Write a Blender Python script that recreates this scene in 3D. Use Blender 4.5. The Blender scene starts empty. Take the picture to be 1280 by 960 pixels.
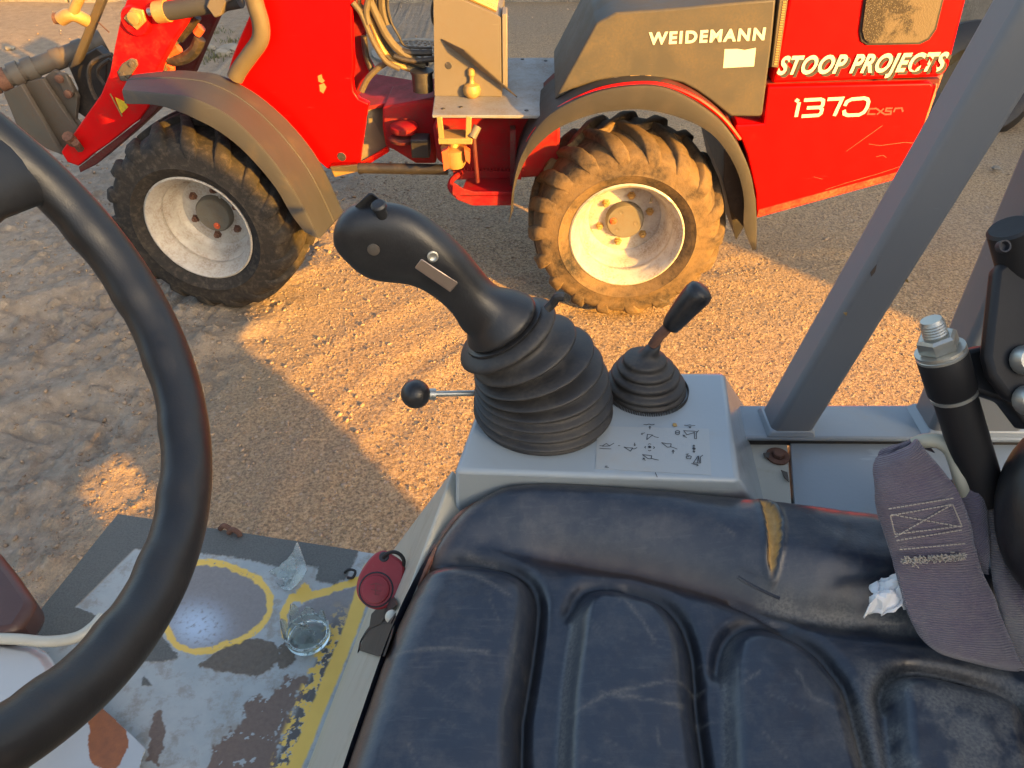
import bpy, bmesh, math, random
import numpy as np
from mathutils import Vector, Matrix
random.seed(7)
rng = np.random.default_rng(7)
sc = bpy.context.scene
R = math.radians

# ------------------------------------------------------------------ camera
CAM_H = 1.9; PITCH = R(40); FPX = 960.0
cam_d = bpy.data.cameras.new('camera'); cam = bpy.data.objects.new('camera', cam_d)
sc.collection.objects.link(cam); sc.camera = cam
cam.location = (0, 0, CAM_H); cam.rotation_euler = (R(90) - PITCH, 0, 0)
cam_d.sensor_fit = 'HORIZONTAL'; cam_d.sensor_width = 36; cam_d.lens = 36 * FPX / 1280
cam_d.clip_start = 0.02; cam_d.clip_end = 1500

# ------------------------------------------------------------------ light
SUN_EL = 15.0
SDIR = Vector((-.72, .69, 0)).normalized()            # where the shadows fall
w = bpy.data.worlds.new('World'); sc.world = w; w.use_nodes = True
nt = w.node_tree; bg = nt.nodes['Background']
sky = nt.nodes.new('ShaderNodeTexSky'); sky.sky_type = 'NISHITA'; sky.sun_disc = False
sky.sun_elevation = R(SUN_EL); sky.sun_rotation = math.atan2(-SDIR.x, -SDIR.y)
sky.air_density = 1.0; sky.dust_density = 5.0; sky.ozone_density = 0.6
bg.inputs['Strength'].default_value = 0.135
nt.links.new(sky.outputs[0], bg.inputs[0])
sun_d = bpy.data.lights.new('sun', 'SUN'); sun_d.energy = 5.0; sun_d.angle = R(0.45)
sun_d.color = (1.0, .47, .055)
sun = bpy.data.objects.new('sun', sun_d); sc.collection.objects.link(sun)
ray = Vector((SDIR.x * math.cos(R(SUN_EL)), SDIR.y * math.cos(R(SUN_EL)), -math.sin(R(SUN_EL))))
sun.rotation_euler = ray.to_track_quat('-Z', 'Y').to_euler(); sun.location = (6, -5, 6)
sc.view_settings.view_transform = 'Standard'; sc.view_settings.look = 'None'
sc.view_settings.exposure = 1.93; sc.view_settings.gamma = 1
sc.render.engine = 'CYCLES'
sc.cycles.max_bounces = 8; sc.cycles.transparent_max_bounces = 12

# ------------------------------------------------------------------ helpers
fw = np.array([0, math.cos(PITCH), -math.sin(PITCH)]); up = np.array([0, math.sin(PITCH), math.cos(PITCH)])
def P(px, py, Y=None, z=None, t=None, pl=None, X=None):
    """the point of the place that a line of sight meets on a plane of the object being built"""
    d = fw + np.array([1., 0, 0]) * (px - 640) / FPX + up * (480 - py) / FPX
    if Y is not None: k = Y / d[1]
    elif X is not None: k = X / d[0]
    elif z is not None: k = (z - CAM_H) / d[2]
    elif pl is not None:
        o, n = pl; k = (np.dot(np.array(o) - np.array([0, 0, CAM_H]), n)) / np.dot(d, n)
    else: k = t
    return np.array([0, 0, CAM_H]) + d * k
def unproj(pts):
    q = np.asarray(pts, float) - np.array([0, 0, CAM_H]); ww = q @ fw
    return np.stack([640 + FPX * q[..., 0] / ww, 480 - FPX * (q @ up) / ww], -1)

class M:
    def __init__(s): s.v = []; s.f = []
    def add(s, vs, fs):
        b = len(s.v); s.v += [tuple(map(float, p)) for p in vs]; s.f += [tuple(b + i for i in f) for f in fs]; return s
    def box(s, c, d, ax=None):
        c = np.array(c, float); A = np.eye(3) if ax is None else np.array(ax, float)
        vs = [c + A[0]*d[0]/2*i + A[1]*d[1]/2*j + A[2]*d[2]/2*k for i in (-1,1) for j in (-1,1) for k in (-1,1)]
        return s.add(vs, [(0,1,3,2),(4,6,7,5),(0,4,5,1),(2,3,7,6),(0,2,6,4),(1,5,7,3)])
    def prism(s, poly, off):
        """poly: list of 3D points; extruded by the vector off"""
        n = len(poly); off = np.array(off, float)
        vs = [np.array(p, float) for p in poly] + [np.array(p, float) + off for p in poly]
        fs = [tuple(range(n)), tuple(range(2*n-1, n-1, -1))] + [(i, i+n, (i+1) % n + n, (i+1) % n) for i in range(n)]
        return s.add(vs, fs)
    def loft(s, rings, cap=True, closed=True):
        n = len(rings[0]); vs = [p for r in rings for p in r]; fs = []
        for i in range(len(rings)-1):
            for j in range(n if closed else n-1):
                a = i*n+j; b = i*n+(j+1) % n; fs.append((a, b, b+n, a+n))
        if cap: fs.append(tuple(range(n-1, -1, -1))); fs.append(tuple(range((len(rings)-1)*n, len(rings)*n)))
        return s.add(vs, fs)
    def tube(s, pts, r, n=10, cap=True, sub=0, flat=1.0):
        pts = [np.array(p, float) for p in pts]
        if sub: pts, r = smooth_path(pts, r, sub)
        rr = [r]*len(pts) if np.isscalar(r) else list(r)
        rings = []; t0 = None; u = None
        for i, p in enumerate(pts):
            t = pts[min(i+1, len(pts)-1)] - pts[max(i-1, 0)]; t = t/(np.linalg.norm(t)+1e-12)
            if u is None:
                a = np.array([0, 0, 1.]) if abs(t[2]) < .9 else np.array([1., 0, 0])
                u = np.cross(t, a)
            u = u - t*np.dot(u, t); u /= np.linalg.norm(u); v = np.cross(t, u)
            rings.append([p + rr[i]*(math.cos(k*2*math.pi/n)*u + flat*math.sin(k*2*math.pi/n)*v) for k in range(n)])
        return s.loft(rings, cap)
    def lathe(s, o, ax, prof, n=32, cap=False):
        """prof: (radius, distance along ax)"""
        o = np.array(o, float); ax = np.array(ax, float); ax /= np.linalg.norm(ax)
        a = np.array([0, 0, 1.]) if abs(ax[2]) < .9 else np.array([1., 0, 0])
        u = np.cross(ax, a); u /= np.linalg.norm(u); v = np.cross(ax, u)
        rings = [[o + ax*h + r*(math.cos(k*2*math.pi/n)*u + math.sin(k*2*math.pi/n)*v) for k in range(n)] for r, h in prof]
        return s.loft(rings, cap)
    def ball(s, c, r, n=16):
        return s.lathe(c, (0, 0, 1), [(r*math.sin(math.pi*(i+.02)/(n*1.0+.04)), -r*math.cos(math.pi*i/n)) for i in range(n+1)], n*2, True)
    def build(s, name, mat, parent=None, smooth=False, ang=38, bevel=0, seg=2, fix=True):
        me = bpy.data.meshes.new(name); me.from_pydata(s.v, [], s.f); me.update()
        if fix:
            bm = bmesh.new(); bm.from_mesh(me); bmesh.ops.recalc_face_normals(bm, faces=bm.faces); bm.to_mesh(me); bm.free()
        return link(name, me, mat, parent, smooth, ang, bevel, seg)
def link(name, me, mat, parent=None, smooth=False, ang=38, bevel=0, seg=2):
    o = bpy.data.objects.new(name, me); sc.collection.objects.link(o)
    if mat: me.materials.append(mat)
    if smooth or bevel:
        me.polygons.foreach_set('use_smooth', [True]*len(me.polygons))
        if not (smooth == 'all'): me.set_sharp_from_angle(angle=R(ang))
    if bevel:
        b = o.modifiers.new('bevel', 'BEVEL'); b.width = bevel; b.segments = seg; b.limit_method = 'ANGLE'; b.angle_limit = R(35)
        b.harden_normals = False
    if parent:
        o.parent = parent; o.matrix_parent_inverse = Matrix.Translation(-world_loc(parent))
    return o
def world_loc(o):
    return Vector(o.get('wl', (0, 0, 0)))
def smooth_path(pts, r, sub):
    rr = [r]*len(pts) if np.isscalar(r) else list(r)
    out = []; ro = []; n = len(pts)
    for i in range(n-1):
        p0 = pts[max(i-1, 0)]; p1 = pts[i]; p2 = pts[i+1]; p3 = pts[min(i+2, n-1)]
        for k in range(sub):
            t = k/sub
            out.append(.5*((2*p1) + (p2-p0)*t + (2*p0-5*p1+4*p2-p3)*t*t + (3*p1-p0-3*p2+p3)*t**3)); ro.append(rr[i]*(1-t)+rr[i+1]*t)
    out.append(pts[-1]); ro.append(rr[-1]); return out, ro
def tag(o, label=None, cat=None, group=None, kind=None):
    if label: o['label'] = label
    if cat: o['category'] = cat
    if group: o['group'] = group
    if kind: o['kind'] = kind
    return o
def thing(name, loc, label, cat, group=None):
    o = bpy.data.objects.new(name, None); sc.collection.objects.link(o); o.location = loc; o['wl'] = tuple(loc)
    o.empty_display_size = .1
    return tag(o, label, cat, group)

# ------------------------------------------------------------------ materials
class NT:
    def __init__(s, name):
        s.m = bpy.data.materials.new(name); s.m.use_nodes = True; s.t = s.m.node_tree; s.b = s.t.nodes['Principled BSDF']
        s.co = s.t.nodes.new('ShaderNodeTexCoord').outputs['Object']
    def n(s, typ, **kw):
        nd = s.t.nodes.new(typ)
        for k, v in kw.items():
            if k in nd.inputs: nd.inputs[k].default_value = v
            else: setattr(nd, k, v)
        return nd
    def l(s, a, b): s.t.links.new(a, b); return s
    def noise(s, scale, detail=4, rough=.55, dist=0, vec=None):
        nd = s.n('ShaderNodeTexNoise'); nd.inputs['Scale'].default_value = scale; nd.inputs['Detail'].default_value = detail
        nd.inputs['Roughness'].default_value = rough; nd.inputs['Distortion'].default_value = dist
        s.l(vec or s.co, nd.inputs['Vector']); return nd.outputs[0]
    def ramp(s, fac, stops):
        nd = s.n('ShaderNodeValToRGB'); cr = nd.color_ramp
        while len(cr.elements) < len(stops): cr.elements.new(.5)
        for e, (p, c) in zip(cr.elements, stops):
            e.position = p; e.color = (*c, 1) if hasattr(c, '__len__') else (c, c, c, 1)
        s.l(fac, nd.inputs[0]); return nd.outputs[0]
    def mix(s, fac, a, b, mode='MIX'):
        nd = s.n('ShaderNodeMix'); nd.data_type = 'RGBA'; nd.blend_type = mode
        for i, x in ((0, fac), (6, a), (7, b)):
            if isinstance(x, bpy.types.NodeSocket): s.l(x, nd.inputs[i])
            elif i == 0: nd.inputs[0].default_value = x
            else: nd.inputs[i].default_value = (*x, 1)
        return nd.outputs[2]
    def math(s, op, a, b=0.0, clamp=False):
        nd = s.n('ShaderNodeMath'); nd.operation = op; nd.use_clamp = clamp
        for i, x in ((0, a), (1, b)):
            if isinstance(x, bpy.types.NodeSocket): s.l(x, nd.inputs[i])
            else: nd.inputs[i].default_value = x
        return nd.outputs[0]
    def step(s, x, e, w=.02):
        nd = s.n('ShaderNodeMapRange'); nd.inputs['From Min'].default_value = e-w; nd.inputs['From Max'].default_value = e+w
        s.l(x, nd.inputs[0]); return nd.outputs[0]
    def attr(s, name, out='Fac'):
        nd = s.n('ShaderNodeAttribute'); nd.attribute_name = name; return nd.outputs[out]
    def bump(s, h, strength=.3, dist=.002, prev=None):
        nd = s.n('ShaderNodeBump'); nd.inputs['Strength'].default_value = strength; nd.inputs['Distance'].default_value = dist
        s.l(h, nd.inputs['Height'])
        if prev: s.l(prev, nd.inputs['Normal'])
        s.l(nd.outputs[0], s.b.inputs['Normal']); return nd.outputs[0]
    def set(s, **kw):
        for k, v in kw.items():
            k = k.replace('_', ' ')
            i = s.b.inputs[k]
            if isinstance(v, bpy.types.NodeSocket): s.l(v, i)
            elif hasattr(v, '__len__') and len(v) == 3: i.default_value = (*v, 1)
            else: i.default_value = v
        return s

def worn(name, col, rough=.45, dirt=(.25, .2, .14), dirt_amt=.35, spots=None, scale=9, var=.12, metal=0, bump=.15, coat=0, fine=120, bdist=.001):
    """paint or plastic with dust, small scuffs and slight colour change"""
    s = NT(name)
    c1 = tuple(max(0, x*(1-var)) for x in col); c2 = tuple(min(1, x*(1+var)) for x in col)
    base = s.mix(s.noise(scale*.7, 3), c1, c2)
    d = s.step(s.noise(scale, 7, .68, .3), 1-dirt_amt*.75-.08, .16)
    g = s.noise(fine, 3)
    d2 = s.math('MULTIPLY', d, s.step(g, .45, .25))
    c = s.mix(d2, base, dirt)
    if spots:
        c = s.mix(s.step(s.noise(scale*4.5, 6, .7), .735, .012), c, spots)
    scr = s.n('ShaderNodeTexNoise'); mp = s.n('ShaderNodeMapping'); mp.inputs['Scale'].default_value = (3, 9, 60); mp.inputs['Rotation'].default_value = (.3, .5, .4)
    s.l(s.co, mp.inputs[0]); s.l(mp.outputs[0], scr.inputs['Vector']); scr.inputs['Scale'].default_value = 4; scr.inputs['Detail'].default_value = 6
    c = s.mix(s.math('MULTIPLY', s.step(scr.outputs[0], .73, .02), .35), c, tuple(min(1, x*1.5+.06) for x in col))
    r = s.math('ADD', s.math('MULTIPLY', d2, .35), s.math('ADD', rough-.06, s.math('MULTIPLY', s.noise(scale*3, 5), .12)), True)
    s.set(Base_Color=c, Roughness=r, Metallic=metal, Coat_Weight=coat, Coat_Roughness=.15)
    if name.endswith('red_paint'): s.set(Specular_IOR_Level=.18)
    s.bump(s.math('ADD', s.noise(fine*1.5, 4), s.math('MULTIPLY', s.noise(scale*2, 3), .6)), bump, bdist)
    return s.m

mt = {}
mt['red'] = worn('red_paint', (.60, .0008, .0006), .38, (.42, .05, .02), .12, (.40, .08, .03), 5, .06, coat=0, bump=.04)
mt['red_shaded_dirty'] = worn('shaded_dirty_red_paint', (.24, .004, .008), .6, (.10, .04, .03), .5, (.06, .03, .02), 12, .2, bump=.25)  # red darkened in its colour for the shaded parts, with dirt on top
mt['red_arm'] = worn('chipped_red_paint', (.55, .003, .004), .48, (.16, .05, .03), .35, (.05, .025, .02), 14, .12, bump=.2)
mt['darkred'] = worn('dark_red_paint', (.10, .006, .010), .6, (.10, .06, .045), .6, None, 10, .25)  # evenly darker red for arches, undersides, brackets and the far arm
mt['gplast'] = worn('grey_body_plastic', (.046, .044, .038), .6, (.10, .08, .05), .5, (.2, .17, .13), 7, .08, bump=.12)
mt['fender_dark'] = worn('grey_black_fender_plastic', (.020, .019, .019), .65, (.06, .047, .035), .4, None, 8, .25, bump=.3, fine=200)
mt['fender'] = worn('weathered_fender_plastic', (.036, .038, .042), .72, (.13, .095, .055), .32, None, 6, .25, bump=.3, fine=200)
mt['dkplast'] = worn('black_plastic', (.016, .015, .015), .5, (.10, .08, .06), .35, None, 10, .2)
mt['plate'] = worn('grey_deck_plate', (.19, .20, .205), .45, (.17, .13, .09), .55, (.05, .04, .03), 12, .2, bump=.2)
mt['beige'] = worn('beige_grey_panel', (.125, .108, .082), .55, (.13, .10, .065), .4, None, 8, .06)
mt['hose'] = worn('dusty_hose_rubber', (.095, .075, .04), .62, (.10, .08, .05), .5, None, 18, .3, bump=.4)
mt['dkhose'] = worn('black_hose_rubber', (.02, .018, .016), .5, (.14, .10, .06), .45, None, 20, .3)
mt['zinc'] = worn('dull_zinc_metal', (.42, .42, .38), .38, (.3, .24, .15), .35, None, 40, .15, metal=.8)
mt['gold'] = worn('yellow_passivated_steel', (.42, .27, .09), .42, (.35, .22, .08), .5, None, 30, .2, metal=.35)
mt['attach'] = worn('worn_grey_attachment_steel', (.065, .063, .055), .55, (.10, .07, .05), .6, (.28, .11, .06), 9, .2, bump=.3)
mt['rustst'] = worn('rusty_steel', (.16, .075, .045), .75, (.07, .035, .025), .6, None, 22, .35, bump=.5)
mt['black'] = worn('matt_black_metal', (.007, .007, .008), .56, (.04, .038, .035), .15, None, 16, .2, bump=.12)
mt['yell'] = worn('yellow_warning_sticker', (.75, .52, .02), .5, (.1, .07, .03), .4, (.02, .02, .02), 30)
mt['cream'] = worn('cream_cab_paint', (.40, .385, .32), .42, (.28, .23, .15), .3, None, 11, .05, bump=.08)
mt['blugrey'] = worn('blue_grey_console_paint', (.27, .315, .345), .30, (.30, .28, .22), .30, (.40, .33, .22), 10, .05, coat=.3, bump=.10)
mt['pillar'] = worn('grey_pillar_paint', (.165, .175, .185), .48, (.18, .16, .14), .22, (.02, .02, .015), 8, .06, coat=0, bump=.12)
mt['rail'] = worn('grey_rail_paint', (.24, .275, .30), .35, (.30, .26, .2), .3, None, 12, .05, coat=.2)
mt['white'] = worn('white_letter_film', (.58, .55, .46), .5, (.5, .42, .3), .2, None, 30, .04)
mt['ink'] = worn('dark_print', (.03, .03, .035), .6, (.2, .18, .15), .3, None, 60)
mt['shadowfilm'] = worn('dark_letter_film', (.035, .035, .03), .6, (.2, .15, .1), .2, None, 40)
mt['fadefilm'] = worn('faded_letter_film', (.45, .045, .03), .6, (.5, .1, .05), .4, None, 40)
mt['rim'] = worn('white_rim_paint', (.45, .43, .39), .45, (.22, .16, .11), .55, (.10, .07, .05), 13, .05, bump=.15, coat=.1)
mt['hub'] = worn('grey_hub_casting', (.13, .12, .095), .55, (.14, .10, .06), .5, None, 18, .2, bump=.3)
mt['concrete'] = worn('weathered_concrete', (.20, .19, .165), .85, (.08, .075, .06), .5, None, 4, .2, bump=.6, fine=40, bdist=.01)
mt['sheet'] = worn('grey_caster_sheet', (.22, .23, .24), .5, (.15, .12, .1), .3, None, 2, .1)
mt['caster_top'] = worn('dark_caster_sheet', (.10, .10, .105), .5, (.15, .12, .1), .3, None, 2, .1)

def rubber_tyre(name):
    s = NT(name)
    n1 = s.noise(7, 6, .65, .3); n2 = s.noise(45, 5, .65)
    mud = s.math('ADD', n1, s.math('MULTIPLY', n2, .35))
    dk = s.mix(n2, (.012, .012, .012), (.030, .028, .027))
    c = s.mix(s.math('MULTIPLY', s.step(mud, .62, .14), s.attr('mud')), dk, (.16, .105, .05))
    c = s.mix(s.math('MULTIPLY', s.step(n2, .6, .1), .5), c, (.10, .08, .06))
    s.set(Base_Color=c, Roughness=.85, Specular_IOR_Level=.3)
    s.bump(s.math('ADD', s.noise(160, 4), s.math('MULTIPLY', n2, 1.5)), .5, .003)
    return s.m
mt['tyre'] = rubber_tyre('muddy_tyre_rubber')

def soft_rubber(name, col=(.014, .014, .015), dust=(.11, .10, .085), amt=.4, rough=.45):
    s = NT(name)
    d = s.math('MULTIPLY', s.step(s.noise(24, 7, .7), .60, .2), s.step(s.noise(300, 3), .42, .2))
    c = s.mix(s.math('MULTIPLY', d, amt), col, dust)
    s.set(Base_Color=c, Roughness=s.math('ADD', rough, s.math('MULTIPLY', d, .3)), Specular_IOR_Level=.5)
    s.bump(s.math('ADD', s.noise(700, 2), s.noise(60, 4)), .18, .0006)
    return s.m
mt['grip'] = soft_rubber('satin_black_grip_plastic', (.012, .0125, .014), (.10, .10, .10), .25, .36)
mt['bellow'] = soft_rubber('dusty_black_bellow_rubber', (.017, .017, .018), (.12, .105, .085), .6, .5)
mt['wheel'] = soft_rubber('worn_black_steering_wheel', (.009, .0095, .011), (.08, .07, .06), .16, .36)
# ------------------------------------------------------------------ numpy noise for relief
def vnoise(x, y, seed=0):
    """smooth gradient noise in 0..1"""
    xi = np.floor(x).astype(np.int64); yi = np.floor(y).astype(np.int64); fx = x-xi; fy = y-yi
    def g(a, b, dx, dy):
        n = (a*374761393 + b*668265263 + seed*1442695041) & 0xffffffff
        n = ((n ^ (n >> 13))*1274126177) & 0xffffffff
        t = ((n ^ (n >> 16)) & 0xffff)*(2*math.pi/65536.0)
        return np.cos(t)*dx + np.sin(t)*dy
    ux = fx*fx*fx*(fx*(fx*6-15)+10); uy = fy*fy*fy*(fy*(fy*6-15)+10)
    v = (g(xi, yi, fx, fy)*(1-ux)+g(xi+1, yi, fx-1, fy)*ux)*(1-uy) + (g(xi, yi+1, fx, fy-1)*(1-ux)+g(xi+1, yi+1, fx-1, fy-1)*ux)*uy
    return np.clip(.5+v*.85, 0, 1)
def fbm(x, y, o=4, seed=0, g=.5):
    s = 0; a = 1; t = 0
    for i in range(o):
        s = s + a*vnoise(x*2**i+17.3*i, y*2**i-31.7*i, seed+i); t += a; a *= g
        x, y = .8*x-.6*y, .6*x+.8*y
    return s/t
def sstep(x, a, b):
    t = np.clip((x-a)/(b-a), 0, 1); return t*t*(3-2*t)
def seg_dist(px, py, poly, closed=True):
    d = np.full(px.shape, 1e9); n = len(poly)
    for i in range(n if closed else n-1):
        x0, y0 = poly[i]; x1, y1 = poly[(i+1) % n]; dx, dy = x1-x0, y1-y0
        t = np.clip(((px-x0)*dx+(py-y0)*dy)/(dx*dx+dy*dy+1e-12), 0, 1)
        d = np.minimum(d, np.hypot(px-x0-t*dx, py-y0-t*dy))
    return d
def inside(px, py, poly):
    c = np.zeros(px.shape, bool); n = len(poly)
    for i in range(n):
        x0, y0 = poly[i]; x1, y1 = poly[(i+1) % n]
        if y0 == y1: continue
        m = ((y0 > py) != (y1 > py)) & (px < (x1-x0)*(py-y0)/(y1-y0)+x0)
        c ^= m
    return c
def sd(px, py, poly):
    d = seg_dist(px, py, poly); return np.where(inside(px, py, poly), -d, d)
def blob(px, py, poly, amp=.01, freq=60, seed=0):
    """signed distance with a ragged edge"""
    return sd(px, py, poly) + (fbm(px*freq, py*freq, 4, seed, .6)-.5)*2*amp
def grid_mesh(name, X, Y, Z, attrs=None, flip=False):
    ny, nx = X.shape
    me = bpy.data.meshes.new(name)
    v = np.stack([X, Y, Z], -1).reshape(-1, 3)
    i = np.arange(ny*nx).reshape(ny, nx)
    q = np.stack([i[:-1, :-1], i[:-1, 1:], i[1:, 1:], i[1:, :-1]], -1).reshape(-1, 4)
    if flip: q = q[:, ::-1]
    me.vertices.add(len(v)); me.vertices.foreach_set('co', v.ravel())
    me.loops.add(q.size); me.loops.foreach_set('vertex_index', q.ravel().astype(np.int32))
    me.polygons.add(len(q)); me.polygons.foreach_set('loop_start', np.arange(0, q.size, 4, dtype=np.int32))
    me.polygons.foreach_set('use_smooth', np.ones(len(q), bool))
    me.update(calc_edges=True)
    for k, a in (attrs or {}).items():
        at = me.attributes.new(k, 'FLOAT', 'POINT'); at.data.foreach_set('value', np.asarray(a, np.float32).ravel())
    return me
def pxy(pts, z):                                     # outline on a level plane
    return [tuple(P(x, y, z=z)[:2]) for x, y in pts]

# ------------------------------------------------------------------ ground
def axis(lo, hi, step, far, grow=1.09):
    a = list(np.arange(lo, hi, step)); s = step; x = a[-1]
    while x < far: s = min(s*grow, 25); x += s; a.append(x)
    s = step; x = lo; b = []
    while x > -far: s = min(s*grow, 25); x -= s; b.append(x)
    return np.array(b[::-1]+a)
gx = axis(-2.3, 2.2, .0105, 400); gy = axis(1.15, 4.0, .0105, 400)
GX, GY = np.meshgrid(gx, gy)
near = np.clip(1.4-np.hypot(GX*.55, GY-2.4)/8, 0, 1)
LITMUD = sstep(-GX+GY*-.15, .55, 1.1)                         # soft churned soil on the left, compacted gravel on the right
def ground_h(X, Y):
    mudw = sstep(-X-.18*(3-Y), .75, 1.3)
    h = (fbm(X*.9, Y*.9, 3, 5)-.5)*.03 + (fbm(X*5, Y*5, 4, 9)-.5)*(.0045+.016*mudw)
    h = h + (fbm(X*24, Y*24, 3, 2, .55)-.5)*.0042 + (vnoise(X*70, Y*70, 3)-.5)*.0050
    # tyre ruts in the soft soil: bars pressed in along a diagonal pass
    c, s_ = math.cos(.62), math.sin(.62)
    for off, ph in ((0.0, 0.), (.78, .4), (-.85, .2)):
        u = X*c+Y*s_ ; v = -X*s_+Y*c - 2.55 - off
        rut = np.exp(-(v/.20)**4)
        bars = sstep(np.sin((u + np.abs(v)*.8+ph)*2*math.pi/.19 + 1.2*fbm(X*4, Y*4, 2, 8)), -.15, .45)
        h = h - mudw*rut*(.018+.022*bars) + mudw*np.exp(-((np.abs(v)-.25)/.06)**2)*.02
    # clods
    cl = fbm(X*13, Y*13, 3, 21, .55); h = h + mudw*np.clip(cl-.56, 0, 1)*.10
    rg = np.abs(fbm(X*17, Y*17, 4, 33, .6)-.5)*2; h = h - mudw*np.exp(-(rg/.07)**2)*.010*sstep(fbm(X*3, Y*3, 2, 34), .42, .6)
    h = h + mudw*(fbm(X*44, Y*44, 3, 35, .7)-.5)*.012*sstep(fbm(X*4, Y*4, 2, 36), .4, .62)
    # curved wheel tracks across the gravel
    for R0, cx, cy in ((1.15, .45, 1.6), (1.42, .45, 1.6), (2.3, 1.6, .9)):
        d = np.hypot(X-cx, Y-cy)-R0
        h = h - (1-mudw)*.0035*np.exp(-(d/.05)**2) + (1-mudw)*.0035*np.exp(-((d-.09)/.04)**2)
    return h, mudw
H, MW = ground_h(GX, GY)
fade = np.clip(1.25-np.hypot(GX, GY-2.5)/14, 0.0, 1)
H = H*np.where(np.hypot(GX, GY-2.5) < 3, 1, fade) - .006
s = NT('gravel_and_soil')
big = s.noise(1.3, 5, .6); fine = s.noise(90, 5, .7); mid = s.noise(14, 6, .65)
gcol = s.mix(s.ramp(fine, [(.32, 0.), (.66, 1.)]), (.12, .082, .050), (.54, .385, .22))
scol = s.mix(s.ramp(mid, [(.3, 0.), (.7, 1.)]), (.22, .175, .13), (.40, .33, .25))
c = s.mix(s.attr('mud'), gcol, scol)
c = s.mix(s.math('MULTIPLY', s.ramp(big, [(.42, 0.), (.62, 1.)]), .3), c, (.24, .205, .165))
vor = s.n('ShaderNodeTexVoronoi'); vor.inputs['Scale'].default_value = 55; s.l(s.co, vor.inputs['Vector'])
st = s.math('SUBTRACT', 1.0, s.step(vor.outputs['Distance'], .30, .05))
pick = s.step(s.math('MULTIPLY', vor.outputs['Color'], 1.0), .72, .02)
c = s.mix(s.math('MULTIPLY', s.math('MULTIPLY', st, pick), .45), c, (.45, .38, .31))
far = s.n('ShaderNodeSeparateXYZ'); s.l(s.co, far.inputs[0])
c = s.mix(s.math('MULTIPLY', s.step(far.outputs[1], 5.6, 1.3), .55), c, (.13, .105, .075))  # shade of the far ground painted into its colour
s.set(Base_Color=c, Roughness=.92, Specular_IOR_Level=.25)
b1 = s.bump(s.math('ADD', s.math('MULTIPLY', fine, 1.2), s.math('ADD', s.math('MULTIPLY', s.noise(260, 3), .5), s.math('MULTIPLY', s.noise(38, 3), .6))), .8, .009)
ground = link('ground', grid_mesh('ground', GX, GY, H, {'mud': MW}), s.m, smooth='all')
tag(ground, 'dusty ground of compacted orange-brown gravel and churned soil with tyre tracks', kind='structure')

def hz(x, y):
    h, _ = ground_h(np.array([[x]]), np.array([[y]])); return float(h[0, 0])-.006

# gravel: one joined mesh of small stones
def stone_mesh(n, xr, yr, smin, smax, seed, pw=3):
    r = np.random.default_rng(seed)
    ico = [(0, 0, -1), (.72, -.53, -.45), (-.28, -.85, -.45), (-.89, 0, -.45), (-.28, .85, -.45), (.72, .53, -.45),
           (.28, -.85, .45), (-.72, -.53, .45), (-.72, .53, .45), (.28, .85, .45), (.89, 0, .45), (0, 0, 1)]
    fc = [(0,1,2),(1,0,5),(0,2,3),(0,3,4),(0,4,5),(1,5,10),(2,1,6),(3,2,7),(4,3,8),(5,4,9),(1,10,6),(2,6,7),(3,7,8),(4,8,9),(5,9,10),(6,10,11),(7,6,11),(8,7,11),(9,8,11),(10,9,11)]
    ico = np.array(ico); fc = np.array(fc)
    x = r.uniform(*xr, n); y = r.uniform(*yr, n); sz = smin+(smax-smin)*r.random(n)**pw
    h, mw = ground_h(x[None], y[None]); z = h[0]-.006+sz*.12
    V = ico[None]*(1+r.uniform(-.28, .28, (n, 12, 1)))*sz[:, None, None]*r.uniform(.55, 1.25, (n, 1, 3))
    a = r.uniform(0, 6.28, n); ca, sa = np.cos(a)[:, None], np.sin(a)[:, None]
    Vx = V[..., 0]*ca-V[..., 1]*sa+x[:, None]; Vy = V[..., 0]*sa+V[..., 1]*ca+y[:, None]; Vz = V[..., 2]*.7+z[:, None]
    v = np.stack([Vx, Vy, Vz], -1).reshape(-1, 3)
    f = (fc[None]+np.arange(n)[:, None, None]*12).reshape(-1, 3)
    me = bpy.data.meshes.new('gravel'); me.vertices.add(len(v)); me.vertices.foreach_set('co', v.ravel())
    me.loops.add(f.size); me.loops.foreach_set('vertex_index', f.ravel().astype(np.int32))
    me.polygons.add(len(f)); me.polygons.foreach_set('loop_start', np.arange(0, f.size, 3, dtype=np.int32)); me.update(calc_edges=True)
    at = me.attributes.new('tone', 'FLOAT', 'POINT'); at.data.foreach_set('value', np.repeat(r.random(n), 12).astype(np.float32))
    return me
s = NT('gravel_stone')
s.set(Base_Color=s.mix(s.noise(60, 4), s.ramp(s.attr('tone'), [(0., (.12, .085, .06)), (.5, (.27, .20, .135)), (1., (.38, .29, .21))]), (.30, .22, .15)), Roughness=.9)
mt['stone'] = s.m
g1 = link('gravel', stone_mesh(36000, (-1.5, 2.2), (1.2, 4.2), .0018, .0058, 3), mt['stone'])
tag(g1, 'small loose gravel stones strewn over the yard', kind='stuff')
g3 = link('soil_clods', stone_mesh(9000, (-3.6, -.55), (1.2, 5.5), .0025, .012, 9, 4), mt['stone'])
tag(g3, 'crumbled clods of dry soil between the tyre ruts', kind='stuff')
g2 = link('pebbles', stone_mesh(2600, (-4.2, 4.5), (1.4, 9), .004, .015, 5, 5), mt['stone'])
tag(g2, 'scattered larger pebbles and clods on the soil', kind='stuff')
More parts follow.
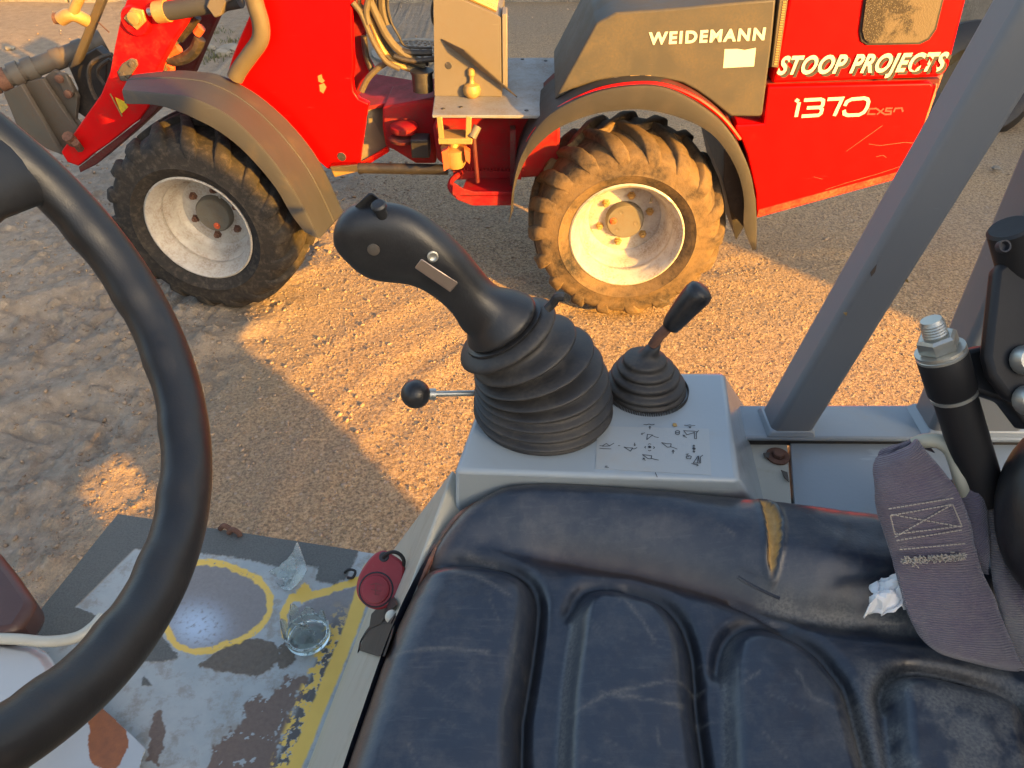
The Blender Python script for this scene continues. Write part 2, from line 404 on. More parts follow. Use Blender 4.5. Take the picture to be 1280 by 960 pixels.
# ------------------------------------------------------------------ lettering and flat print
def ribbon(m, pts, wd, n):
    """mitred flat stroke on the plane with normal n"""
    pts = [np.array(p, float) for p in pts]; n = np.array(n, float); L = []; Rr = []
    for i, p in enumerate(pts):
        a = pts[i]-pts[i-1] if i else pts[1]-pts[0]; b = pts[i+1]-pts[i] if i < len(pts)-1 else a
        a = a/np.linalg.norm(a); b = b/np.linalg.norm(b)
        na = np.cross(n, a); nb = np.cross(n, b); q = na+nb; q /= np.linalg.norm(q); q = q/max(.5, np.dot(q, na))
        L.append(p+q*wd/2); Rr.append(p-q*wd/2)
    k = len(pts)
    m.add(L+Rr, [(i, i+k, i+k+1, i+1) for i in range(k-1)])
def text_mesh(body, o, xv, yv, mat, name, parent, fit_w=True, bold=.02, shear=0, off=(0, 0, 0), lift=.002, keep=None, spacing=1.0):
    """letters of height |yv| whose baseline runs from o to o+xv"""
    cu = bpy.data.curves.new('t', 'FONT'); cu.body = body; cu.offset = bold; cu.shear = shear; cu.extrude = .01; cu.resolution_u = 4; cu.space_character = spacing
    ob = bpy.data.objects.new('t', cu); sc.collection.objects.link(ob)
    dg = bpy.context.evaluated_depsgraph_get(); me = bpy.data.meshes.new_from_object(ob.evaluated_get(dg))
    bpy.data.objects.remove(ob)
    n = len(me.vertices); co = np.empty(n*3); me.vertices.foreach_get('co', co); co = co.reshape(-1, 3)
    x0, x1 = co[:, 0].min(), co[:, 0].max(); h = .70+2*bold
    xv = np.array(xv); yv = np.array(yv); o = np.array(o); off = np.array(off)
    nn = np.cross(xv, yv); nn /= np.linalg.norm(nn)
    W = o+off + np.outer((co[:, 0]-x0)/(x1-x0), xv) + np.outer((co[:, 1]+bold)/h, yv) + np.outer(co[:, 2]/.01*.0006+lift, nn)
    me.vertices.foreach_set('co', W.ravel()); me.update(); me.materials.clear()
    return link(name, me, mat, parent)

# ------------------------------------------------------------------ red articulated loader
aR, aF = -.033, -.14
nR = np.array([math.sin(aR), -math.cos(aR), 0]); eR = np.array([math.cos(aR), math.sin(aR), 0])
nF = np.array([math.sin(aF), -math.cos(aF), 0]); eF = np.array([math.cos(aF), math.sin(aF), 0])
def PR(px, py, off=0.): return P(px, py, pl=((.45-nR[0]*off, 2.70-nR[1]*off, 0), nR))
def PF(px, py, off=0.): return P(px, py, pl=((-1.253-nF[0]*off, 2.757-nF[1]*off, 0), nF))
def panel(name, poly, off, depth, mat, parent, front=False, bevel=.004, smooth=False):
    f = PF if front else PR; n = nF if front else nR
    return M().prism([f(x, y, off) for x, y in poly], -n*depth).build(name, mat, parent, bevel=bevel, smooth=smooth)
L = thing('wheel_loader', (-.2, 3.2, 0), 'red articulated wheel loader with grey side cover and white rims, parked in the yard', 'wheel loader')

def wheel(c, a, mud, parent, seed, dot_ang):
    n = np.array([math.sin(a), -math.cos(a), 0]); e = np.array([math.cos(a), math.sin(a), 0]); z = np.array([0, 0, 1.])
    c = np.array(c, float); r = random.Random(seed)
    hub_e = M().lathe(c, -n, [(.0, .115), (.070, .115), (.076, .122), (.080, .175), (.165, .18), (.165, .3), (0, .3)], 28).build('wheel', mt['hub'], parent, smooth=True)
    t = M()
    prof = [(.205, .012), (.222, .001), (.238, -.018), (.262, -.028), (.268, -.033), (.274, -.029), (.31, -.032), (.336, -.024), (.352, -.008), (.364, .03), (.370, .09), (.372, .16), (.370, .23), (.364, .29), (.352, .325), (.31, .35), (.25, .35), (.20, .32)]
    t.lathe(c, -n, prof, 72)
    N = 18
    def pt(rad, d, ph): return c + rad*(math.cos(ph)*e+math.sin(ph)*z) - n*d
    for side in (0, 1):
        for k in range(N):
            ph0 = 2*math.pi*(k+.5*side)/N + r.uniform(-.01, .01)
            path = [(.312, -.029, -.050, .002, .046), (.332, -.021, -.030, .009, .058), (.350, -.006, -.008, .018, .066), (.360, .012, .018, .023, .066), (.367, .045, .065, .024, .062), (.3705, .09, .130, .024, .056), (.372, .14, .215, .024, .048), (.372, .185, .30, .023, .038)]
            rings = []
            for rad, d, dp, hh, wd in path:
                if side: d = .322-d
                ph = ph0+dp
                sg = 1 if not side else -1
                out = np.array([1., 0]) if rad > .36 else (np.array([.75, -.66*sg]) if rad > .35 else np.array([.35, -.93*sg]))
                wa = wd/rad/2
                b = .010
                q0 = pt(rad-out[0]*b, d-out[1]*b, ph-wa*1.15); q1 = pt(rad-out[0]*b, d-out[1]*b, ph+wa*1.15)
                q2 = pt(rad+out[0]*hh, d+out[1]*hh, ph+wa*.62); q3 = pt(rad+out[0]*hh, d+out[1]*hh, ph-wa*.62); q1b = pt(rad+out[0]*hh*.8, d+out[1]*hh*.8, ph+wa*.86); q3b = pt(rad+out[0]*hh*.8, d+out[1]*hh*.8, ph-wa*.86)
                rings.append([q0, q1, q1b, q2, q3, q3b])
            t.loft(rings)
    ty = t.build('tyre', mt['tyre'], hub_e, smooth=True, ang=52)
    at = ty.data.attributes.new('mud', 'FLOAT', 'POINT'); co = np.array([v.co for v in ty.data.vertices])
    at.data.foreach_set('value', np.clip(mud + np.zeros(len(co)), 0, 1).astype(np.float32))
    M().lathe(c, -n, [(.212, .010), (.221, .002), (.2255, -.008), (.219, -.012), (.211, -.006), (.206, .006), (.200, .010), (.197, .032), (.186, .040), (.183, .060), (.186, .066), (.181, .074), (.170, .086), (.167, .125), (.158, .136), (.152, .142), (.147, .150), (.138, .146), (.06, .146)], 64).build('rim', mt['rim'], hub_e, smooth=True, ang=50)
    for k in range(6):
        ph = k*math.pi/3+.35
        p = pt(.105, .146, ph)
        M().lathe(p, n, [(.017, 0), (.017, .004), (.0135, .005), (.0135, .016), (.008, .017), (.008, .024), (0, .024)], 6).build('bolt', mt['gold'] if mud > .5 else mt['rustst'], hub_e, smooth=True)
    for k in range(3):
        ph = k*2.09+dot_ang+1
        M().lathe(pt(.045, .1155, ph), n, [(.0095, 0), (.0095, .002), (.006, .0015), (0, -.001)], 10).build('bolt', mt['hub'], hub_e, smooth=True)
    M().lathe(pt(.047, .1155, dot_ang), n, [(.014, 0), (.014, .004), (.007, .006), (.007, .010), (0, .010)], 12).build('hub_plug', mt['orange'], hub_e, smooth=True)
    M().tube([pt(.15, .10, .9), pt(.143, .06, .92)], .005).build('valve', mt['zinc'], hub_e, smooth=True)
    return hub_e
mt['orange'] = worn('orange_red_plug', (.60, .10, .03), .5, (.3, .1, .05), .4)
wr = wheel((.452, 2.70, .398), -.06, .95, L, 1, math.pi*.98)
wf = wheel((-1.253, 2.757, .398), aF-.03, .08, L, 2, math.pi*1.55)

# rear body ---------------------------------------------------------
hood = panel('engine_hood', [(965, 105), (1172, 97), (1182, 92), (1187, 82), (1208, 0), (1228, -75), (1004, -90), (985, 0)], .07, .95, mt['red'], L, bevel=.012)
s = NT('dusty_hood_screen')
v = s.n('ShaderNodeTexVoronoi'); v.inputs['Scale'].default_value = 190; s.l(s.co, v.inputs['Vector'])
du = s.math('ADD', s.noise(11, 7, .7, .4), s.attr('dust'))
c = s.mix(s.step(du, .62, .05), s.mix(s.step(v.outputs['Distance'], .35, .1), (.10, .085, .06), (.03, .024, .018)), (.12, .095, .06))
s.set(Base_Color=c, Roughness=.8); s.bump(s.math('ADD', v.outputs['Distance'], s.noise(30, 5)), .5, .002)
mt['screen'] = s.m
rr = [(1074, 40), (1076, 52), (1084, 57), (1150, 56), (1162, 50), (1171, 37), (1180, 0), (1192, -60), (1086, -60), (1080, 0)]
fr = panel('screen_frame', rr, .064, .02, mt['dkplast'], hood, bevel=.002)
sp = [(x*.965+1130*.035, y*.95+0) for x, y in rr]
scn = M(); ng = 26
me_pts = [PR(x, y, .058) for x, y in [(1078, 38), (1081, 49), (1087, 54), (1148, 53), (1159, 48), (1168, 36), (1177, 0), (1188, -56), (1090, -56), (1083, 0)]]
so = M().prism(me_pts, -nR*.004).build('hood_screen', mt['screen'], hood)
at = so.data.attributes.new('dust', 'FLOAT', 'POINT')
uv = unproj([v.co for v in so.data.vertices]); at.data.foreach_set('value', np.clip((uv[:, 0]-1095)/260+(uv[:, 1]-20)/260, -.2, .4).astype(np.float32))
panel('hood_gap', [(968, -80), (978, -80), (964, 84), (955, 86)], .10, .3, mt['dkplast'], hood, bevel=0)
seal = panel('hood_seal', [(980, -80), (1002, -80), (985, 0), (973, 85), (964, 84), (974, 0)], .066, .05, mt['hose'], hood, bevel=.003)
tm = M()
for k in range(26):
    y0 = 2+k*3.1; x0 = 981.5-.145*y0
    tm.prism([PR(x0-2.2, y0, .063), PR(x0+1.6, y0, .063), PR(x0+1.6, y0+1.4, .063), PR(x0-2.2, y0+1.4, .063)], -nR*.006)
tm.build('seal_teeth', mt['gold'], hood); bpy.data.objects['seal_teeth']['kind'] = 'stuff'

low = panel('lower_side_panel', [(960, 108.5), (1164, 103.5), (1168, 108), (1160, 140), (1130, 222), (946, 273), (944.5, 241), (934, 193), (926, 172), (918, 160), (921, 156), (955, 155)], .07, .10, mt['red'], L, bevel=.008)
panel('panel_gap', [(957, 100), (1175, 99), (1172, 110), (957, 111)], .10, .8, mt['darkred'], L, bevel=0)
M().prism([PR(948, 262, .069), PR(1133, 212, .069), PR(1130, 221, .066), (PR(946, 272, .066))], -nR*.02).build('sill_strip', worn('scratched_red_paint', (.60, .015, .01), .5, (.50, .14, .06), .55, (.7, .3, .2), 14), low, bevel=.002)
# rear corner counterweight, its face turned back from the side
cw = M(); dz = PR(1172, 106, .07)
a0, a1 = PR(1171, 107, .075), PR(1134, 221, .075)
b0 = a0+np.array([.085, .14, .0]); b1 = a1+np.array([.075, .14, 0.03])
cw.add([a0, a1, b1, b0, a0+np.array([0, .8, 0]), a1+np.array([0, .8, 0]), b1+np.array([0, .6, 0]), b0+np.array([0, .6, 0])], [(0, 1, 2, 3), (0, 3, 7, 4), (1, 5, 6, 2), (3, 2, 6, 7), (4, 7, 6, 5), (0, 4, 5, 1)])
cwo = cw.build('counterweight', worn('dusty_red_casting', (.55, .05, .03), .6, (.40, .22, .10), .8, (.4, .25, .1), 9), L, bevel=.006)
h0 = a0*.45+b0*.55+np.array([0, -.001, -.045]); hn = np.cross(b0-a0, np.array([0, 0, 1.])); hn /= np.linalg.norm(hn)
M().lathe(h0+hn*.001, hn, [(0, .001), (.011, .001), (.013, 0)], 14).build('bolt_hole', mt['dkplast'], cwo)
panel('chassis', [(915, 155), (962, 150), (950, 250), (920, 300), (905, 230)], .22, .6, mt['dkplast'], L, bevel=0)

arch = [(914, 146), (887, 125), (870, 113), (853, 104), (828, 98.5), (787, 97), (765, 98.5), (745, 102), (716, 112), (693, 125)]
cov = panel('side_cover', [(745, 29), (770, 16), (820, 12.5), (880, 7), (970, -1), (964, 60), (953, 144), (949, 146)] + arch, .055, .55, mt['gplast'], L, bevel=.007)
lp = panel('cover_flange', [(786, 100), (812, 99), (814, 94.5), (788, 94.5)], .052, .02, mt['gold'], cov, bevel=.001)
panel('cover_flange', [(765, 101), (782, 99), (780, 96), (768, 97)], .052, .02, mt['beige'], cov, bevel=.001)
# name on the cover
def flat_text(body, pl_, pr_, h_px, off, mat, name, parent, **kw):
    o = PR(*pl_, off); x = PR(*pr_, off)-o; yv = PR(pl_[0]+kw.pop('lean', 0), pl_[1]-h_px, off)-o
    yv = yv - x*np.dot(yv, x)/np.dot(x, x)*(0 if 'skew' in kw else 1); kw.pop('skew', None)
    return text_mesh(body, o, x, yv, mat, name, parent, **kw)
flat_text('WEIDEMANN', (810, 56), (955, 50.0), 16, .055, mt['white'], 'lettering', cov, bold=.04, spacing=1.22)
M().prism([PR(906, 61.5, .0545), PR(922, 61.2, .0545), PR(931, 62.6, .0545), PR(945, 59.8, .0545), PR(942.5, 83, .0545), PR(904, 85, .0545)], -nR*.002).build('blank_sticker', mt['white'], cov)
flat_text('STOOP PROJECTS', (974.5, 96.8), (1182.5, 91.8), 24, .069, mt['shadowfilm'], 'lettering_shadow', hood, bold=.035, spacing=1.1, shear=.26)
flat_text('STOOP PROJECTS', (970.5, 93.5), (1179.5, 88.5), 24, .067, mt['white'], 'lettering', hood, bold=.035, spacing=1.1, shear=.26)
for q in ([(1150, 77), (1157, 74), (1160, 82), (1153, 86)], [(1162, 70), (1166, 74), (1163, 79)], [(1141, 79), (1147, 84), (1143, 89), (1139, 86)], [(1165, 84), (1170, 79), (1171, 88), (1166, 93)]):
    M().prism([PR(x, y, .064) for x, y in q], -nR*.001).build('torn_patch', mt['red'], hood)
num = M(); cvt = lambda p: PR(960+p[0]/4.571, p[1]/4.571, .067)
for i, st_ in enumerate([[(158, 570), (176, 580)], [(178, 584), (160, 668)], [(206, 572), (300, 567), (316, 574), (312, 602), (298, 613), (222, 616)], [(296, 614), (308, 624), (303, 646), (288, 658), (192, 664)], [(340, 567), (424, 562), (378, 662)],
                         [(438, 604), (450, 580), (478, 566), (548, 560), (568, 566), (574, 582), (566, 612), (548, 640), (520, 655), (455, 658), (436, 650), (434, 628)]]):
    k = len(num.v); ribbon(num, [cvt(p) for p in st_], .0125, nR)
    for j in range(k, len(num.v)): num.v[j] = tuple(np.array(num.v[j])+nR*.0003*i)
num.build('model_number', mt['white'], low, fix=False)
num = M()
for i, st_ in enumerate([[(622, 620), (580, 622), (570, 652), (614, 652)], [(622, 622), (664, 652)], [(662, 620), (622, 654)], [(712, 618), (676, 619), (672, 634), (704, 635), (700, 652), (664, 653)], [(718, 640), (726, 619), (764, 617), (770, 638)]]):
    k = len(num.v); ribbon(num, [cvt(p) for p in st_], .006, nR)
    for j in range(k, len(num.v)): num.v[j] = tuple(np.array(num.v[j])+nR*.0003*i)
num.build('model_suffix', mt['fadefilm'], low, fix=False)
# scratches on the lower panel
sm = M()
for st_ in ([(1058, 189), (1103, 157)], [(1086, 180), (1100, 182), (1130, 178), (1147, 179)], [(1095, 196), (1104, 194), (1108, 197)], [(1032, 237), (1060, 228), (1095, 218), (1126, 208)], [(965, 262), (1010, 250), (1050, 240)], [(1017, 221), (1028, 224)]):
    ribbon(sm, [PR(x, y, .0685) for x, y in st_], .0015, nR)
sm.build('scratches', worn('scratched_paint_line', (.55, .07, .04), .6, (.5, .2, .1), .5), low, fix=False); bpy.data.objects['scratches']['kind'] = 'stuff'

# rear fender -------------------------------------------------------
out = [(639, 262), (640, 240), (647, 205), (659, 178), (678, 152), (702, 134), (743, 116), (787, 108), (827, 109), (865, 125), (899, 150), (921, 178), (937, 213), (944, 250), (946, 285), (945, 312)]
inn = [(636, 279), (643, 238), (651, 213), (662, 193), (682, 172), (704, 157), (738, 144), (765, 139), (802, 137), (843, 145), (882, 162), (906, 186), (923, 218), (930, 250), (930, 285), (941, 312)]
def fender_loft(A, B, front, back_off, mat, name, parent, th=.007, Bback=None, off=0.0, lipoff=.0):
    f = PF if front else PR; n = nF if front else nR
    A3, _ = smooth_path([f(x, y, off+lipoff) for x, y in A], 0, 4); B3, _ = smooth_path([f(x, y, off) for x, y in B], 0, 4)
    if Bback: C3, _ = smooth_path([f(x, y, back_off) for x, y in Bback], 0, 4)
    else: C3 = [b-n*back_off for b in B3]
    rings = []
    cen = np.mean(np.array(A3), 0)-np.array([0, 0, .3])
    for a, b, c in zip(A3, B3, C3):
        d = a-b; d = d/np.linalg.norm(d); rd = cen-b; rd[1] = 0; rd /= np.linalg.norm(rd)
        rings.append([a, b*.85+a*.15+n*.004, b, b*.92+c*.08, b*.45+c*.55+np.array([0, 0, .004]), c, c+rd*th, b*.92+c*.08+rd*th, b-n*th+rd*th*1.2, a-n*th])
    return M().loft(rings).build(name, mat, parent, smooth=True, ang=50)
fender_loft(inn, out, False, .34, mt['fender_dark'], 'fender', L, off=-.045)
# red wheel-arch edge just behind it
edge = [(652, 196), (664, 170), (682, 149), (704, 132), (745, 113), (788, 105), (828, 106), (868, 121), (902, 146), (925, 174)]
pts, _ = smooth_path([PR(x, y, -.02) for x, y in edge], 0, 5)
M().tube(pts, .0075, 6).build('arch_edge', mt['red'], L, smooth=True)
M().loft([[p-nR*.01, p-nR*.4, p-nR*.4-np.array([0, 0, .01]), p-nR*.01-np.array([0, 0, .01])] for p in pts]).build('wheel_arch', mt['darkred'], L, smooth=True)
for q in ((661, 135), (730, 98), (868, 108), (898, 138)):
    pass
# mud flap
panel('mud_flap', [(905, 188), (921, 186), (936, 212), (945, 250), (946, 308), (941, 314), (930, 285), (912, 262), (905, 230)], .05, .012, mt['dkplast'], L, bevel=.002)

# chassis between the wheels ---------------------------------------
panel('rear_frame', [(541, 160), (548, 146), (700, 146), (700, 220), (654, 223), (600, 222), (566, 216), (546, 200)], .17, .35, mt['red_shaded_dirty'], L, bevel=.01)
st = thing_part = M()
st.prism([PR(565, 243, .0), PR(572, 250, .0), PR(590, 257, .0), (PR(640, 257, .0)), PR(641, 240, .0), PR(592, 240, .0), PR(578, 236, 0), PR(566, 228, 0)], -nR*.008)
step = st.build('step', mt['red_shaded_dirty'], L, bevel=.002)
sb = M(); b_pts = [PR(568, 230, .0), PR(600, 240, .0), PR(640, 240, .0)]
z_s = float(PR(590, 240, 0)[2])
f0 = PR(575, 240, 0); f1 = PR(641, 240, 0)
sb.prism([f0+np.array([0, .0, -.012]), f1+np.array([0, 0, -.012]), f1+np.array([0, .15, -.012]), f0+np.array([.02, .15, -.012])], (0, 0, -.006)); sb.build('tread_plate', mt['red_shaded_dirty'], step)
tb = M(); tb.box((f0+f1)/2+np.array([.0, .15, .0]), (.27, .008, .035))
for k in range(17): tb.prism([f0+np.array([.005+k*.0145, .146, .017]), f0+np.array([.0145+k*.0145, .146, .017]), f0+np.array([.0095+k*.0145, .146, .03])], (0, .008, 0))
tb.build('serrated_rail', mt['red_shaded_dirty'], step)
M().tube([f0+np.array([.0, .15, .01]), f0+np.array([-.035, .09, .008]), f0+np.array([-.038, .03, .002]), f0+np.array([-.01, .004, -.02])], .011, 8, sub=4).build('step_loop', mt['red_shaded_dirty'], step, smooth=True)
M().box((f1+np.array([.0, .10, .10])), (.02, .05, .22)).build('step_bracket', mt['darkred'], step)

plat = M().prism([P(x, y, z=.86) for x, y in [(543, 120), (540, 143.5), (676, 144.5), (686, 141), (693, 125), (704, 72), (640, 72), (600, 73), (556, 100)]], (0, 0, -.012)).build('deck_plate', mt['plate'], L, bevel=.003)
for x, y in ((554, 136), (576, 134), (658, 138), (682, 76), (653, 74)):
    M().lathe(P(x, y, z=.8605), (0, 0, 1), [(.008, 0), (.007, .002), (0, .002)], 8).build('bolt', mt['dkplast'], plat)
con = thing_mesh = M()
cp = lambda x, y, off=.22: PR(x, y, off)
zb = .861
def vdrop(p, z): q = np.array(p); q[2] = z; return q
c0 = cp(545, 0); c1 = cp(578, 0); c2 = cp(617, 17); c3 = cp(626, 22)
up0 = c0+np.array([0, 0, .12])
poly = [vdrop(cp(542.5, 110), zb), vdrop(cp(627, 95), zb), c3, c2, c1+(c1-c2)*.9, up0+np.array([0, 0, .05])]
con.prism(poly, -nR*.34)
cb = con.build('instrument_console', mt['beige'], L, bevel=.008)
tv = (c2-c1); tvn = tv/np.linalg.norm(tv)
for k in range(5):
    p0 = c1-tv*.6-nR*(.03+.028*k)+np.array([0, 0, .012]); p1 = c2+tvn*.01-nR*(.03+.028*k)+np.array([0, 0, .008])
    M().tube([p0, p1], .008, 6).build('rib', mt['gold'], cb, smooth=True)
M().box(cp(631, 60, .27)+np.array([.0, .0, 0]), (.02, .10, .26)).build('corner_post', worn('grey_brown_post', (.16, .14, .11), .6), cb, bevel=.004)
gA = cp(551, 50, .218); gB = cp(622, 102, .218); gC = P(646, 122, z=.866); gD = cp(580, 64, .16)
M().prism([gA, gB, gC, gD], (.002, -.004, .006)).build('gusset', mt['beige'], cb)
M().lathe(cp(560.5, 82, .2195), nR, [(.0, .0012), (.0115, .0012), (.0135, .0)], 16).build('cable_hole', mt['ink'], cb)
kb = P(590, 121, z=.861)
fc_ = M().lathe(kb, (0, 0, 1), [(0, 0), (.020, 0), (.030, .010), (.034, .028), (.028, .045), (.012, .052), (.009, .06), (.009, .075), (.014, .082), (.013, .1), (.007, .106), (0, .106)], 20).build('filler_cap', mt['gold'], L, smooth=True)
fb = PR(552, 150, .05)
br = M()
def pbar(m, p, q, off, w_, d_=.01):
    a = PR(*p, off); b = PR(*q, off); v_ = b-a; v_ /= np.linalg.norm(v_); s_ = np.cross(v_, nR)
    m.prism([a-s_*w_/2, a+s_*w_/2, b+s_*w_/2, b-s_*w_/2], -nR*d_)
pbar(br, (549, 146), (552, 176), .03, .020); pbar(br, (586, 146), (585, 176), .03, .020); pbar(br, (548, 177), (590, 177), .025, .022, .09)
bro = br.build('hinge_bracket', mt['gold'], L, bevel=.002)
M().lathe(PR(568, 192, .09), (0, 0, 1), [(0, -.05), (.035, -.05), (.045, -.03), (.048, .01), (.052, .025), (.02, .03), (.016, .05), (0, .05)], 16).build('hinge_pin', mt['gold'], bro, smooth=True)
M().tube([PR(590, 172, .03), PR(597, 158, .05)], .016, 12).build('tube_stub', mt['beige'], bro, smooth=True)
M().prism([PR(552, 190, .04), PR(560, 186, .04), PR(562, 210, .04), PR(555, 214, .04)], -nR*.03).build('lug_plate', mt['orange'], bro)
M().prism([PR(580, 186, .04), PR(587, 190, .04), PR(587, 205, .04), PR(582, 200, .04)], -nR*.03).build('lug_plate', mt['orange'], bro)
M().tube([PR(592, 170, .07), PR(597, 228, .07)], .008, 8).build('link_rod', mt['darkred'], bro, smooth=True)

# joint -------------------------------------------------------------
M().prism([P(x, y, z=.78) for x, y in [(436, 112), (440, 124), (459, 133), (500, 126), (545, 120), (545, 105), (468, 92)]], (0, 0, -.015)).build('joint_plate', mt['red_shaded_dirty'], L, bevel=.002)
panel('joint_housing', [(478, 134), (545, 122), (545, 205), (520, 205), (492, 188), (482, 184), (478, 160)], .30, .25, mt['red_shaded_dirty'], L, bevel=.01)
M().lathe(PR(505, 158, .24), (0, 0, 1), [(0, -.02), (.05, -.02), (.055, -.008), (.055, .003), (.045, .010), (.02, .014), (0, .014)], 20).build('joint_knuckle', mt['red_shaded_dirty'], L, smooth=True)
M().lathe(PR(503, 172, .24), (0, 0, 1), [(0, -.012), (.05, -.012), (.055, 0), (.045, .008), (0, .008)], 20).build('joint_knuckle', mt['darkred'], L, smooth=True)
M().box(PR(526, 182, .2), (.07, .07, .075)).build('steering_block', mt['dkplast'], L, bevel=.004)
M().tube([PR(448, 210, .2), PR(560, 212, .2)], .021, 12).build('drive_shaft', mt['dkplast'], L, smooth=True)
M().lathe(PR(529, 113, .28), (0, 0, 1), [(0, 0), (.040, 0), (.040, .065), (.044, .066), (.044, .075), (0, .075)], 20).build('black_cap', mt['dkplast'], L, smooth=True)
for i, (pts_, r_, m_) in enumerate([
    ([(436, -18), (441, 4), (458, 14), (470, 32), (478, 52), (492, 70), (512, 82), (530, 86)], .014, 'hose'),
    ([(452, -18), (448, 8), (463, 26), (474, 52), (486, 72), (505, 84), (528, 90)], .011, 'gold'),
    ([(455, -20), (462, 0), (472, 22), (483, 44), (498, 62), (516, 74), (532, 82)], .015, 'hose'),
    ([(441, 3), (452, 18), (462, 42), (472, 62), (484, 78), (500, 86)], .010, 'hose'),
    ([(470, -20), (472, 10), (480, 36), (494, 56), (512, 70), (536, 80)], .010, 'dkhose'),
    ([(485, -20), (484, 5), (488, 25), (498, 44), (508, 58), (540, 60)], .0045, 'dkhose'),
    ([(545, -8), (540, 10), (541, 26), (545, 32)], .005, 'dkhose'),
    ([(466, -20), (458, 12), (461, 30)], .012, 'hose'),
    ([(480, -20), (479, 8), (484, 30)], .022, 'hose'),
    ([(488, 76), (474, 84), (460, 98), (452, 114)], .012, 'hose'),
    ([(495, 62), (515, 66), (540, 66)], .012, 'dkhose'),
    ([(492, 70), (515, 76), (542, 74)], .010, 'dkhose')]):
    M().tube([PR(x, y, .36-.02*(i % 4)) for x, y in pts_], r_, 9, sub=5).build('hydraulic_hose', mt[m_], L, smooth=True)

# front frame --------------------------------------------------------
slab = panel('front_frame', [(336, -70), (440, -70), (440, 30), (442, 82), (440, 100), (442, 115), (448, 124), (461, 130), (459, 134), (453, 175), (449, 206), (410, 212), (378, 185), (352, 160), (318, 135), (283, 95), (290, 72), (300, 46), (315, 12)], .37, .03, mt['red'], L, front=True, bevel=.006)
M().lathe(PF(427, 196, .369), nF, [(0, .0015), (.017, .0015), (.0195, 0)], 18).build('pin_hole', mt['ink'], slab)
cp_ = M()
for q in ([(397, 95), (402, 93), (403, 98), (406, 101), (403, 104), (398, 102)], [(399, 106), (405, 104), (408, 109), (404, 117), (400, 114)]):
    cp_.prism([PF(x, y, .3695) for x, y in q], -nF*.002)
cp_.build('paint_chip', mt['gold'], slab)
M().prism([PF(458, 132, .40), PF(481, 132, .47), PF(483, 183, .47), PF(449, 207, .40)], -nF*.02).build('frame_flange', mt['beige'], L)
M().prism([PF(480, 133, .47), PF(486, 131, .5), PF(486, 184, .5), PF(482, 186, .47)], -nF*.02).build('frame_flange', mt['red'], L)
M().prism([PF(449, 205, .37), PF(484, 184, .45), PF(486, 190, .45), PF(450, 212, .37)], -nF*.02).build('frame_lip', mt['red'], L)
panel('frame_foot', [(412, 209), (450, 206), (450, 214), (434, 218), (418, 222)], .36, .06, mt['gold'], L, front=True)
panel('frame_rear_column', [(440, -70), (462, -70), (458, 30), (452, 60), (468, 92), (446, 122), (441, 100), (442, 80)], .45, .04, mt['red_shaded_dirty'], L, front=True)
M().tube([PF(455, 45, .43), PF(458, 70, .43), PF(466, 92, .43)], .012, 10, sub=4).build('rubber_edge', mt['dkhose'], L, smooth=True)
# fender of the front wheel
lo = [(156, 128), (160, 130), (193, 131), (222, 139), (241, 147), (275, 165), (309, 193), (344, 234), (364, 268), (381, 290)]
ri = [(153, 112), (161, 113), (196, 116), (226, 119), (248, 125), (284, 143), (318, 173), (351, 213), (376, 252), (400, 298)]
bk = [(163, 96), (175, 92), (222, 88), (252, 90), (272, 93), (300, 105), (332, 126), (368, 160), (400, 203), (429, 266)]
fender_loft(lo, ri, True, .33, mt['fender'], 'fender', L, off=-.045, Bback=bk)
gr_, _ = smooth_path([np.array([PF(x, y, -.045)*.42 + PF(u, v2, .33)*.58 + np.array([0, 0, .004])])[0] for (x, y), (u, v2) in zip(ri, bk)], 0, 4)
M().tube(gr_, .0045, 6).build('fender_crease', mt['fender'], L, smooth=True)
M().lathe(PF(207, 95, .27)+np.array([0, 0, .003]), (0, 0, 1), [(0, .004), (.012, .004), (.018, 0)], 12).build('bolt', mt['rustst'], L)
# dusty thick hose in front of the frame
M().tube([PF(x, y, .31) for x, y in [(310, -30), (319, 5), (326, 30), (325, 50), (313, 68), (300, 86), (294, 97)]], .032, 14, sub=6).build('sleeved_hose', mt['hose'], L, smooth=True)
for (x, y), (u, v2) in (((317, 45), (333, 49)), ((291, 75), (303, 84)), ((311, 8), (330, 6))):
    pass
M().tube([PF(x, y, .30) for x, y in [(300, -30), (313, 0), (318, 14)]], .018, 10, sub=4).build('hydraulic_hose', mt['hose'], L, smooth=True)

